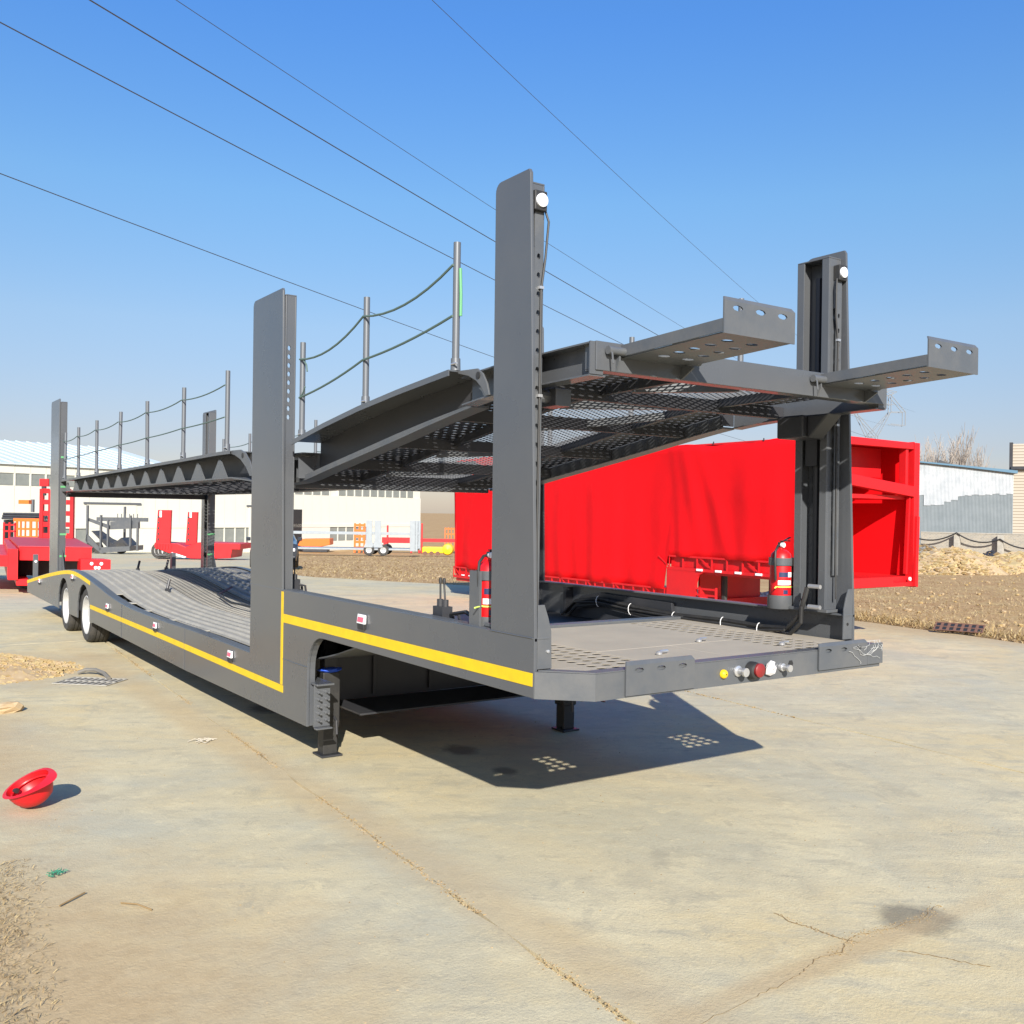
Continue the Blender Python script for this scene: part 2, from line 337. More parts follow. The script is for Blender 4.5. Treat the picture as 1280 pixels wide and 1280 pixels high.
# concrete yard beyond the slabs
EDGE = [(-40, 12.1), (4, 12.15), (7.2, 12.5), (12, 12.1), (19, 11.2), (25.4, 9.4), (32, 10.5), (45, 17), (73, 27), (110, 40)]
def sheet(name, x0f, x1f, ys, nx, dz, material):
    g = MB(); V = []
    for y in ys:
        a, b = x0f(y), x1f(y)
        for i in range(nx+1):
            x = a+(b-a)*i/nx; V.append((x, y, ground_z(x, y)+dz))
    g.add(V, [(j*(nx+1)+i, j*(nx+1)+i+1, (j+1)*(nx+1)+i+1, (j+1)*(nx+1)+i) for j in range(len(ys)-1) for i in range(nx)])
    return g.build(name, material, smooth=True)
yard = sheet('concrete_yard', lambda y: -75, lambda y: lerp(EDGE, y)+0.25*vnoise(y*1.3, 3), [-30]+[i*1.0-6 for i in range(0, 118)], 40, -0.022, CONC)
tag(yard, kind='structure')
# slabs with open joints
SK = 0.055
def slab(xa, xb, ya, yb):
    e = 0.010; g = MB(); n = 24; top = []
    pts = []
    def jag(t, s): return (vnoise(t*3, s*3.1, s)-.5)*0.03+(vnoise(t*11, s*1.7, s)-.5)*0.014
    xaj, xbj, yaj, ybj = xa, xb, ya, yb
    for i in range(n*3): t = i/(n*3); y = ya+(yb-ya)*t; pts.append((xb-e+SK*y+jag(y, xb), y))
    for i in range(n): t = i/n; x = xb+(xa-xb)*t; y = yb-e+jag(x, yb); pts.append((x+SK*y, y))
    for i in range(n*3): t = i/(n*3); y = yb+(ya-yb)*t; pts.append((xa+e+SK*y+jag(y, xa+1), y))
    for i in range(n): t = i/n; x = xa+(xb-xa)*t; y = ya+e+jag(x, ya+1); pts.append((x+SK*y, y))
    g.prism(pts, 'Z', -0.05, 0.0)
    return g.build('concrete_slab', CONC, yard, bevel=0)
XS = [-9.85, -5.08, -0.31, 4.45, 9.2]; YS = [-13.33, -1.33, 10.67]
for i in range(4): slab(XS[i], XS[i+1], -13.33, 10.67)
for i in range(2): slab(XS[i], XS[i+1], 10.67, 15.5)
slab(XS[2], XS[3], 10.67, 15.5)

# ------------------------------------------------------------------ the car carrier trailer
W = 2.5
T = thing('car_carrier_trailer', 'long slate grey two deck car carrier trailer with yellow side stripe', 'trailer')
TOPL = smooth_prof([(3.89, .69), (5.2, .70), (6.6, .69), (7.9, .70), (8.8, .75), (9.5, .82), (10.3, .895), (11.1, .945), (11.9, .92), (13.36, .78), (15.36, .55)], 4)
def arch(cy, r, zc, z0, n=10):
    pts = [(cy-r, z0)]
    for k in range(n+1): a = PI-PI*k/n; pts.append((cy+r*math.cos(a), zc+r*.95*math.sin(a)))
    pts.append((cy+r, z0)); return pts
WY = [10.5, 11.95]
def side_poly():
    P = [(-.09, .965), (-.09, 1.26), (3.19, 1.26), (3.89, 1.26), (3.89, .69)]
    P += TOPL[1:]
    P += [(15.36, .33), (12.38, .31)]
    P += arch(WY[1], .42, .40, .30)[::-1][0:]
    P += arch(WY[0], .42, .40, .30)[::-1][0:]
    P += [(9.9, .33), (5.7, .29), (2.69, .305), (2.69, .72)]
    for k in range(1, 8): a = PI/2*k/8; P.append((2.69-.25*(1-math.cos(a)), .72+.25*math.sin(a)))
    P += [(2.42, .97)]
    return P
SP = side_poly()
MASTS = [(0.0, .31, 1.24, -.09, .30), (3.27, 3.92, 1.24, 3.2, 3.90), (12.62, 13.32, .76, 12.62, 13.32)]   # top y0,y1, base z, base y0,y1
def mirror(o):
    """mirrored copy of a mesh part across the trailer's centre line"""
    me = o.data.copy(); me.transform(Matrix.Translation((W,0,0)) @ Matrix.Diagonal((-1,1,1,1))); me.flip_normals()
    c = o.copy(); c.data = me; COL.objects.link(c); c.parent = o.parent
    return c
both = []
# side panels
g = MB(); g.prism(SP, 'X', 0, .02); sp = g.build('side_panel', GREY, T, bevel=.003); spf = mirror(sp)
def flange(prof, x0, x1, th, z=0.0):
    g = MB(); R = [[(x0, y, q+z), (x1, y, q+z), (x1, y, q-th+z), (x0, y, q-th+z)] for y, q in prof]; g.rings(R); return g
f1 = flange([(-.09, 1.262), (3.19, 1.262)], .021, .095, .012).build('panel_flange', GREY2, sp, bevel=.003); mirror(f1).parent = spf
f2 = flange([(y, z+.003) for y, z in TOPL], .021, .10, .012).build('panel_flange', GREY2, sp, bevel=.003); mirror(f2).parent = spf
# inner returns of the arch behind the landing leg
g = MB(); ap = [(2.69, .31), (2.69, .72)]+[(2.69-.25*(1-math.cos(PI/2*k/8)), .72+.25*math.sin(PI/2*k/8)) for k in range(1, 9)]+[(-.08, .968)]
g.rings([[(.021, y, z), (.06, y, z), (.06, y+.01, z-.001+.012), (.021, y+.01, z+.011)] for y, z in ap]); f3 = g.build('arch_flange', GREY, sp); mirror(f3).parent = spf
for pts in ([(-.0015, 2.69, .735), (-.0015, 2.95, .733), (-.0015, 3.16, .734)], [(-.0015, -.08, 1.2585), (-.0015, .30, 1.2585)], [(-.0015, 5.72, .295), (-.0015, 5.722, .69)], [(-.0015, 8.3, .31), (-.0015, 8.302, .71)]):
    MB().tube(pts, .0035, 6).build('weld_seam', GREY, sp, smooth=True)
# wheel arch liners
for cy in WY:
    for mir in (0, 1):
        g = MB(); R = []
        for k in range(13):
            a = PI*k/12; y, z = cy+.44*math.cos(a), .40+.44*math.sin(a)
            R.append([(.021, y, z), (.5, y, z), (.5, cy+.45*math.cos(a), .40+.45*math.sin(a)), (.021, cy+.45*math.cos(a), .40+.45*math.sin(a))])
        g.rings(R); o = g.build('wheel_arch_liner', DARKM, sp)
        if mir: o2 = mirror(o); o2.parent = spf; bpy.data.objects.remove(o)
# yellow tape
def tape(pts, wd, mirr=True):
    g = MB(); R = []
    for i, (y, z) in enumerate(pts):
        a = Vector(pts[max(0, i-1)]); b = Vector(pts[min(len(pts)-1, i+1)]); t = (b-a).normalized(); n = Vector((-t.y, t.x))*wd/2
        R.append([(-.003, y+n.x, z+n.y), (-.0005, y+n.x, z+n.y), (-.0005, y-n.x, z-n.y), (-.003, y-n.x, z-n.y)])
    g.rings(R); o = g.build('reflective_tape', YEL, sp)
    if mirr: mirror(o).parent = spf
    return o
tape([(-.08, 1.055), (3.160, 1.045)], .065); tape([(3.185, .5365), (3.185, 1.245)], .042); tape([(3.15, .505), (6.5, .525), (10.06, .53)], .055)
tape([(y, z-.035) for y, z in TOPL if y > 9.9][0:], .055)
# crossing skeleton under the lower deck, axle boxes, gooseneck underside
g = MB()
for x in (.75, 1.65):
    g.rings([[(x, y, lerp(TOPL, y)-.06), (x+.1, y, lerp(TOPL, y)-.06), (x+.1, y, max(.36, lerp(TOPL, y)-.4)), (x, y, max(.36, lerp(TOPL, y)-.4))] for y in (3.6, 5, 7, 9, 9.8, 10.4, 11, 12, 13, 14, 15.2)])
for y in (4.5, 5.7, 6.9, 8.1, 9.3, 12.9, 14.1, 15.3): g.box(.022, W-.022, y-.04, y+.04, max(.36, lerp(TOPL, y)-.22), lerp(TOPL, y)-.05)
for cy in WY: g.cyl((.35, cy, .37), (W-.35, cy, .37), .075)
g.build('chassis_frame', DARKM, T)
g = MB()
g.box(.15, W-.15, 3.36, 3.40, .33, .98)                      # front wall of the low body
for x in (.32, .85, 1.38, 1.9): g.box(x, x+.03, 3.33, 3.36, .36, .96)
g.box(.48, W-.48, 2.80, 3.36, .315, .33)
g.build('front_bulkhead', DARKM, T, bevel=.003)
g = MB(); g.box(.03, W-.03, .36, 3.35, .975, .99)
g.box(.5, .62, .16, 3.3, .86, .975); g.box(W-.62, W-.5, .16, 3.3, .86, .975)
g.box(.9, 1.6, .3, 1.2, .955, .975); g.cyl((1.25, .75, .955), (1.25, .75, .86), .045); g.cyl((1.25, .75, .86), (1.25, .75, .845), .06)
g.build('coupler_plate', DARKM, T, bevel=.003)
# gooseneck deck: two bands of oval holes, smooth plates between
ZD = 1.098
dk = MB()
def flat(u, v, wv): return (u, v, ZD+wv)
dk.perf(flat, .30, .70, -.221, 1.302, 4, 19, .032, .024, .002)
pd = dk.build('gooseneck_deck', DUSTD, T)
dk = MB(); dk.perf(flat, 1.80, 2.20, -.221, 1.302, 4, 19, .032, .024, .002); dk.build('perforated_band', DUSTD, pd)
for nm, (x0, x1, y0, y1) in {'a': (.10, .30, -.09, 1.30), 'b': (2.20, 2.40, -.22, 1.30), 'c': (.704, 1.25, -.22, .28), 'd': (1.254, 1.796, -.22, .28), 'e': (.704, 1.796, .286, 1.30)}.items():
    MB().box(x0, x1, y0, y1, ZD-.007, ZD+.001).build('deck_plate', DUSTD, pd, bevel=.002)
MB().prism([(.1, -.0925), (.2185, -.2205), (.2985, -.2205), (.2985, -.0925)], 'Z', ZD-.006, ZD+.001).build('deck_plate', DUSTD, pd)
MB().box(.10, 2.40, 1.306, 1.40, ZD-.06, ZD+.02).build('deck_edge_angle', GREY2, pd, bevel=.004)
g = MB(); 
for x in (.28, .72, 1.24, 1.78, 2.2): g.box(x, x+.02, -.2, .35, ZD-.025, ZD-.008)
g.box(.1, 2.4, .33, .35, .995, ZD-.01); g.build('deck_rib', DARKM, pd)
# ramp down to the low deck
g = MB(); ramp = smooth_prof([(1.41, 1.07), (1.9, 1.0), (2.6, .82), (3.3, .70), (3.9, .655)], 4)
for a, b in ((.12, .95), (1.55, 2.38)): g.rings([[(a, y, z), (b, y, z), (b, y, z-.01), (a, y, z-.01)] for y, z in ramp])
g.rings([[(.95, y, z-.02), (1.55, y, z-.02), (1.55, y, z-.03), (.95, y, z-.03)] for y, z in ramp]); g.build('deck_ramp', GREY2, T)
for x, y in ((.93, .02), (1.52, .30), (1.86, -.05)):
    g = MB(); g.tube([(x, y, ZD+.012), (x+.03, y+.02, ZD+.016), (x+.09, y+.03, ZD+.014)], .009, 8); g.lathe([(.0, .004), (.018, .004), (.018, .016), (.008, .024)], (x, y, ZD), 'Z', 10); g.build('deck_latch', SILVER, pd, smooth=True)
# front bumper with a chamfered near corner
bz0, bz1 = .965, 1.10
g = MB(); out = [(0.0, -.095), (.215, -.30), (1.87, -.30), (2.46, -.30), (2.5, -.095)]; inn = [(.03, -.08), (.22, -.285), (2.45, -.285), (2.48, -.095)]
g.prism(out+inn[::-1], 'Z', bz0, bz1-.004); g.box(.218, 2.45, -.299, -.2215, bz1-.003, bz1+.003); g.prism([(0.022, -.0955), (.217, -.299), (.217, -.2215), (.099, -.0955)], 'Z', bz1-.003, bz1+.003); g.prism([(.099, -.0965), (.217, -.2205), (.099, -.2205+.124)], 'Z', bz1-.004, bz1-.0035)
bump = g.build('front_bumper', GREY2, T, bevel=.004)
def hook_plate(x0, x1, y, z0, z1, name, parent, slots, lipdir=1):
    g = MB(); n = slots; L = x1-x0
    g.perf(lambda u, v, q: (u, y-q, v), x0+.012, x1-.012, z1-.065, z1-.01, n, 1, .032, .0125, .008)
    g.box(x0, x0+.012, y, y+.008, z1-.065, z1-.01); g.box(x1-.012, x1, y, y+.008, z1-.065, z1-.01)
    g.box(x0, x1, y, y+.008, z0, z1-.065)
    g.rings([[(x0, y, z1-.01), (x0, y+.008, z1-.01), (x1, y+.008, z1-.01), (x1, y, z1-.01)], [(x0+.012, y+.012, z1+.008), (x0+.012, y+.02, z1+.008), (x1-.012, y+.02, z1+.008), (x1-.012, y+.012, z1+.008)]])
    return g.build(name, GREY2, parent)
hook_plate(.40, .87, -.312, .974, 1.135, 'hook_plate', bump, 3)
hook_plate(1.87, 2.32, -.314, .985, 1.13, 'hook_plate', bump, 3)
MB().box(2.322, 2.47, -.316, -.304, .985, 1.11).build('end_plate', GREY2, bump, bevel=.003)
def fit(x, z, prof, m, name, n=14): return MB().lathe(prof, (x, -.302, z), 'Y', n).build(name, m, bump, smooth=True)
fit(1.09, 1.028, [(.024, 0), (.024, -.012), (.017, -.022), (.004, -.026)], YELM, 'yellow_button')
fit(1.20, 1.035, [(.03, 0), (.03, -.01), (.018, -.015), (.018, -.05), (.024, -.052), (.024, -.066), (.0, -.068)], SILVER, 'air_coupling')
fit(1.305, 1.032, [(.048, 0), (.048, -.03), (.042, -.045), (.03, -.05)], BLACK, 'socket_body', 18)
fit(1.318, 1.036, [(.038, -.046), (.038, -.06), (.03, -.066), (.0, -.068)], mat('dark red plastic', (.22, .02, .02), .4), 'socket_cap', 18)
g = MB(); g.blob((1.44, -.325, 1.035), .045, (1.1, .5, .95)); g.build('wrapped_socket', mat('clear wrap', (.55, .53, .52), .2), bump)
fit(1.55, 1.03, [(.022, 0), (.022, -.02), (.014, -.022), (.014, -.055), (.02, -.057), (.02, -.07), (0, -.07)], SILVER, 'air_coupling')
fit(1.635, 1.042, [(.02, .001), (.02, -.002), (.0, -.002)], BLACK, 'bolt_hole', 6)
g = MB(); rr = random.Random(3)
for k in range(14):
    x, z = rr.uniform(2.1, 2.40), rr.uniform(1.05, 1.14); pts = []
    a = rr.uniform(-.5, .5)
    for i in range(9):
        pts.append((min(2.455, max(2.02, x)), -.319-rr.uniform(0, .004) if z < 1.105 else -.305, min(1.125, max(1.0, z)))); a += rr.uniform(-.9, .9); x += .035*math.cos(a); z += .03*math.sin(a)
    g.tube(pts, .0013, 5)
g.build('tangled_string', mat('white string', (.42, .42, .40), .7), bump, smooth=True)
# end gussets beside the front masts
g = MB(); g.prism([(.022, 1.105), (.022, 1.42), (.062, 1.42), (.085, 1.36), (.105, 1.29), (.11, 1.105)], 'Y', -.088, -.078); gs = g.build('end_gusset', GREY2, T, bevel=.002)
gsf = mirror(gs); MB().lathe([(.009, 0), (.009, -.006), (0, -.008)], (.085, -.088, 1.19), 'Y', 8).build('bolt', SILVER, gs); MB().lathe([(.009, 0), (.009, -.004), (0, -.004)], (W-.07, -.088, 1.20), 'Y', 8).build('bolt_hole', BLACK, gsf)
# side marker lamps
for y, z in ((1.79, 1.15), (4.34, .60), (6.76, .60), (9.01, .61), (11.25, .84), (14.03, .60)):
    g = MB(); g.box(-.022, -.001, y-.045, y+.045, z-.045, z-.005); a = g.build('side_marker_lamp', BLACK, T, bevel=.003)
    g = MB(); g.prism([(-.024, z-.008), (-.006, z-.008), (-.004, z+.048), (-.016, z+.052)], 'Y', y-.052, y+.052); b = g.build('lamp_face', WHITE, a, bevel=.002)
    MB().prism([(-.0265, z+.004), (-.0245, z+.004), (-.0185, z+.034), (-.0205, z+.034)], 'Y', y-.04, y+.04).build('printed_tag', PINK, a)
    a2 = mirror(a)
# wheels
def wheel(x, y, s):
    """s=+1: outer face towards -X"""
    o = -1*s
    def L(prof, m, nm, par, n=36): return MB().lathe([(r, t) for r, t in prof], (0, 0, 0), 'X', n).build(nm, m, par, smooth=True)
    wd = .27
    t = L([(.27, 0.005), (.30, -.008), (.35, .0), (.372, .028), (.376, .05), (.376, .075), (.366, .078), (.366, .088), (.376, .092), (.378, .125), (.368, .128), (.368, .14), (.378, .144), (.378, .18), (.368, .183), (.368, .195), (.376, .2), (.374, wd-.03), (.35, wd), (.27, wd-.01)], TYRE, 'wheel', T)
    L([(.272, .012), (.262, .002), (.252, .006), (.245, .05), (.235, .10), (.12, .085), (.11, .05), (.0, .045)], RIM, 'rim', t)
    g = MB()
    for k in range(10): a = 2*PI*k/10; g.cyl((.075, .165*math.cos(a), .165*math.sin(a)), (.095, .165*math.cos(a), .165*math.sin(a)), .014, n=6)
    g.build('wheel_nuts', SILVER, t); g = MB()
    for k in range(8): a = 2*PI*(k+.5)/8; g.cyl((.082, .205*math.cos(a), .205*math.sin(a)), (.099, .205*math.cos(a), .205*math.sin(a)), .024, n=8)
    g.build('hand_holes', BLACK, t)
    t.location = (x, y, .376); t.scale = (s, 1, 1)
    return t
for cy in WY: wheel(.035, cy, 1); wheel(W-.035, cy, -1)
for cy in WY:
    for s_, x in ((1, .33), (-1, W-.33)):
        pass
# landing legs
def leg(s, x, dy=0.0):
    def X(a): return x+s*a
    g = MB(); g.box(min(X(-.07), X(.07)), max(X(-.07), X(.07)), 2.93, 3.06, .22, .64); t = g.build('landing_leg', BLACK, T, bevel=.008)
    g = MB(); g.box(x-.056, x+.056, 2.94, 3.05, .0185, .24); g.build('inner_tube', BLACK, t, bevel=.004)
    g = MB(); g.prism([(x-.085, .003), (x+.085, .003), (x+.085, .018), (x-.085, .018)], 'Y', 2.90, 3.08); g.build('foot', DARKM, t, bevel=.003)
    x0, x1 = sorted((X(-.21), X(-.072)))
    g = MB(); YB = 2.62; x0, x1 = (.025, .15) if s > 0 else (x+.08, x+.095); g.box(x0, x1, YB, YB+.015, .31, .61); g.box(x0, x1+.01*s, YB-.05, 2.93, .611, .625); g.box(x0, x1, YB-.05, YB-.001, .298, .31); g.box(x1-.015, x1, YB+.0155, 3.0, .33, .605); b = g.build('mounting_plate', GREY, t, bevel=.003)
    MB().box(x-.05, x+.05, 2.95, 3.04, .642, .972).build('leg_bracket', DARKM, t)
    for k in range(5):
        for q in ((.04, .11) if s > 0 else ()): MB().lathe([(.014, 0), (.014, -.012), (.008, -.013), (.008, -.05), (0, -.05)], (x0+q*.85, YB, .36+k*.05), 'Y', 6).build('bolt', GREY2, b)
    MB().box(x-.071-.003 if s > 0 else x+.071, x-.071 if s > 0 else x+.074, 2.955, 3.03, .16+.1, .34).build('paper_label', WHITE, t)
    g = MB(); g.tube([(X(.02), 2.92, .3), (X(.02), 2.88, .28), (X(.02), 2.87, .18)], .01, 8); g.build('crank_hook', DARKM, t)
    t.location.y = dy
    return t
l1 = leg(1, .30); leg(-1, 2.40, -.25)
g = MB(); rr = random.Random(5); g.blob((.30, 2.97, .655), .055, (1.7, 1.3, .4), rr, 9, 6); g.build('blue_rag', BLUE, l1, smooth=True)
# lower deck tracks with ridges, mesh between, slots beside the near panel
prof = [(y, z-.03) for y, z in TOPL if y < 15.2]
def track(x0, x1, name, nr=6):
    g = MB(); g.rings([[(x0, y, z), (x1, y, z), (x1, y, z-.008), (x0, y, z-.008)] for y, z in prof]); o = g.build(name, DECKM, T)
    for k in range(nr):
        c = x0+(k+.5)*(x1-x0)/nr; q = MB(); wd = .028
        q.rings([[(c-wd, y, z+.001), (c-wd*.6, y, z+.022), (c+wd*.6, y, z+.022), (c+wd, y, z+.001)] for y, z in prof]); q.build('deck_ridge', DECKM, o)
    return o
ta = track(.21, .93, 'deck_track'); tb = track(1.57, 2.29, 'deck_track')
def lattice(x0, x1, yz, name, parent, pitch=.055, wv=.007, m=MESHM, slope=.55):
    """expanded metal: two families of thin bars following the profile"""
    g = MB(); y0, y1 = yz[0][0], yz[-1][0]; d = (x1-x0)*slope
    for sgn in (1, -1):
        y = y0-d
        while y < y1+d:
            a = Vector((x0, y if sgn > 0 else y+d)); b = Vector((x1, y+d if sgn > 0 else y))
            # clip in y
            ya, yb = sorted((a.y, b.y)); lo, hi = max(ya, y0), min(yb, y1)
            if hi-lo > .01:
                def at(yy): t = (yy-a.y)/(b.y-a.y); return a.x+(b.x-a.x)*t
                n = max(1, int((hi-lo)/.4)); pts = [(at(lo+(hi-lo)*i/n), lo+(hi-lo)*i/n) for i in range(n+1)]
                R = []
                for (px, py) in pts:
                    z = lerp(yz, py)+(.002 if sgn > 0 else 0); R.append([(px, py-wv/2, z), (px, py+wv/2, z), (px, py+wv/2, z-.004), (px, py-wv/2, z-.004)])
                g.rings(R)
            y += pitch
    return g.build(name, m, parent)
lm = lattice(.93, 1.57, [(y, z-.012) for y, z in prof], 'deck_mesh', T, pitch=.075, wv=.012, m=DECKM)
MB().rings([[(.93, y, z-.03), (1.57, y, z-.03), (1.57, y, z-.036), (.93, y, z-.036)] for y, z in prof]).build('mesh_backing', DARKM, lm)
# narrow side strip with long slots
for mir in (0, 1):
    g = MB(); cuts = [4.0, 4.25, 5.6, 5.68, 6.75, 6.83, 7.75, 7.83, 8.45, 8.53, 9.15]
    for k in range(0, len(cuts)-1):
        if k % 2 == 0:
            ys = [y for y, z in prof if cuts[k] < y < cuts[k+1]]
            g.rings([[(.10, y, lerp(prof, y)+.012), (.21, y, lerp(prof, y)+.012), (.21, y, lerp(prof, y)), (.10, y, lerp(prof, y))] for y in [cuts[k]]+ys+[cuts[k+1]]])
    ys = [9.15]+[y for y, z in prof if y > 9.15]
    g.rings([[(.10, y, lerp(prof, y)+.012), (.21, y, lerp(prof, y)+.012), (.21, y, lerp(prof, y)), (.10, y, lerp(prof, y))] for y in ys])
    o = g.build('slotted_side_strip', DECKM, T)
    if mir: mirror(o); bpy.data.objects.remove(o)
for x, y in ((.75, 9.2), (1.7, 8.4), (1.2, 12.6), (1.6, 12.4)):
    g = MB(); z = lerp(prof, y); g.box(x, x+.05, y-.03, y+.03, z, z+.05); g.cyl((x+.025, y, z+.05), (x+.06, y+.03, z+.17), .018, n=8); g.build('wheel_stop', DARKM, ta)
g = MB(); g.tube([(1.75, 4.2, .72), (1.45, 5.5, .735), (1.2, 6.8, .73), (1.15, 7.8, .73), (1.25, 8.6, .76), (1.6, 9.1, .81)], .014, 6); g.build('loose_cable', BLACK, T, smooth=True)
# tail: stub posts
g = MB(); g.box(.03, .09, 14.88, 14.99, .58, 1.02); g.box(.09, .10, 14.88, 15.02, .60, 1.02); st = g.build('tail_post', GREY2, T, bevel=.003); MB().lathe([(.022, 0), (.022, -.012), (0, -.015)], (.06, 14.879, .90), 'Y', 10).build('tail_lamp', LENS, st); mirror(st)
MB().box(.022, W-.022, 15.30, 15.35, .34, .54).build('tail_beam', DARKM, T)
# ---- masts
def mast(k, far):
    y0, y1, zb, b0, b1 = MASTS[k]; H = 3.58 if k < 2 else 3.55
    r = .05; pl = [(b0, zb), (b0, zb+.02), (y0, H-.02), (y0+.012, H), (y1-r, H)]
    for q in range(1, 6): a = PI/2*q/5; pl.append((y1-r+r*math.sin(a), H-r+r*math.cos(a)))
    pl += [(b1, zb)]
    off = 0.001 if k < 2 else .021
    g = MB(); g.prism(pl, 'X', off, off+.018); parts = [g.build('mast', GREY, T, bevel=.003)]; root = parts[0]
    x0 = off+.0185
    ya, yb = (y0+.035, y0+.285) if k == 0 else (y0-.02, y0+.24) if k == 1 else (y0-.06, y0+.2)
    zc0 = {0: 1.27, 1: .70, 2: .80}[k]; ztop = H-.06
    D = .105 if far else .085 if k == 0 else .075
    g = MB(); g.box(x0, x0+.012, ya, yb, zc0, ztop)                             # web
    g.box(x0+.012, x0+D, yb-.03, yb, zc0, ztop)                                 # rear flange
    g.box(x0+.012, x0+D, ya, ya+.02, zc0, ztop) if k != 1 else None
    g.box(x0+D, x0+D+.012, ya, ya+.055, zc0, ztop); g.box(x0+D, x0+D+.012, yb-.055, yb, zc0, ztop)
    g.box(x0, x0+D+.012, ya, yb, ztop, ztop+.01)
    parts.append(g.build('mast_channel', GREY, root, bevel=.003))
    if k == 1:   # front flange with a row of holes
        g = MB(); g.box(x0+.012, x0+D, ya, ya+.012, zc0, 2.55); g.box(x0+.012, x0+D, ya, ya+.012, 3.15, ztop)
        g.perf(lambda u, v, q: (u, ya-q, v), x0+.012, x0+.05, 2.55, 3.15, 1, 9, .013, .02, .012); g.box(x0+.05, x0+D, ya, ya+.012, 2.55, 3.15)
        parts.append(g.build('holed_flange', GREY, root))
    # lifting screw and rod inside
    g = MB(); g.cyl((x0+.045, (ya+yb)/2+.01, zc0), (x0+.045, (ya+yb)/2+.01, ztop-.1), .022, n=10); g.box(x0+.016, x0+.10, (ya+yb)/2-.035, (ya+yb)/2+.055, 2.30 if k else 2.2, 2.52)
    parts.append(g.build('lifting_screw', DARKM, root, smooth=False))
    if k == 0:
        # ladder strip with holes in front of the channel
        g = MB(); g.perf(lambda u, v, q: (u, ya-.024-q, v), x0+.02, x0+.075, 1.5, 3.2, 1, 18, .011, .016, .006); g.box(x0+.02, x0+.075, ya-.024, ya-.001, 3.2, ztop-.1)
        parts.append(g.build('pin_strip', GREY2, root))
        g = MB(); g.box(x0+.002, x0+.078, ya-.05, ya-.001, 3.375, 3.475); parts.append(g.build('work_lamp', BLACK, root, bevel=.006))
        parts.append(MB().lathe([(.034, 0), (.034, -.01), (.027, -.015), (.0, -.017)], (x0+.042, ya-.05, 3.425), 'Y', 18).build('lamp_lens', LENS, root, smooth=True))
        g = MB(); g.tube([(x0+.08, ya-.03, 3.385), (x0+.095, ya-.04, 3.33), (x0+.085, ya-.03, 3.15), (x0+.06, ya-.03, 2.98), (x0+.06, ya-.03, 2.6), (x0+.055, ya-.03, 1.6), (x0+.06, ya-.04, 1.35)], .006, 6)
        parts.append(g.build('lamp_cable', BLACK, root, smooth=True))
        for z in (2.99, 2.45): parts.append(MB().box(x0+.045, x0+.072, ya-.04, ya-.02, z, z+.014).build('cable_clip', SILVER, root))
    if k == 2:
        for z in (1.08, 1.42, 2.16, 2.62): parts.append(MB().box(x0+.0005, x0+D+.02, ya-.006, ya-.002, z, z+.03).build('tape_band', GREEN, root))
        g = MB(); g.prism([(ya-.25, zb+.06), (ya, zb+.06), (ya, zb+.45)], 'X', x0+.03, x0+.042); parts.append(g.build('mast_brace', GREY, root))
    if far:
        new = [mirror(o) for o in parts]
        for o in new[1:]: o.parent = new[0]
        for o in parts: bpy.data.objects.remove(o)
for k in range(3): mast(k, False); mast(k, True)
# inner feet of the front masts: brackets on the panel flange
for far in (0, 1):
    g = MB(); g.box(.04, .16, .0, .42, 1.265, 1.285); o = g.build('mast_foot', GREY2, T, bevel=.003)
    if far: mirror(o); bpy.data.objects.remove(o)
# ---- upper deck, front section
ZF = smooth_prof([(-.38, 2.53), (0, 2.522), (.6, 2.50), (1.2, 2.42), (1.73, 2.335), (2.75, 2.18), (3.28, 2.10), (3.75, 2.08)], 4)
def zf(y): return lerp(ZF, y)
g = MB(); g.box(.13, W-.13, -.375, -.365, 2.55, 2.688); g.box(.13, W-.13, -.365, -.29, 2.55, 2.558); g.box(.13, W-.13, -.365, -.29, 2.68, 2.688); g.box(.13, .14, -.365, -.29, 2.558, 2.68); g.box(W-.14, W-.13, -.365, -.29, 2.558, 2.68)
UF = g.build('upper_front_deck', GREY, T, bevel=.003)
def sub(g, name, m, par, **k): return g.build(name, m, par, **k)
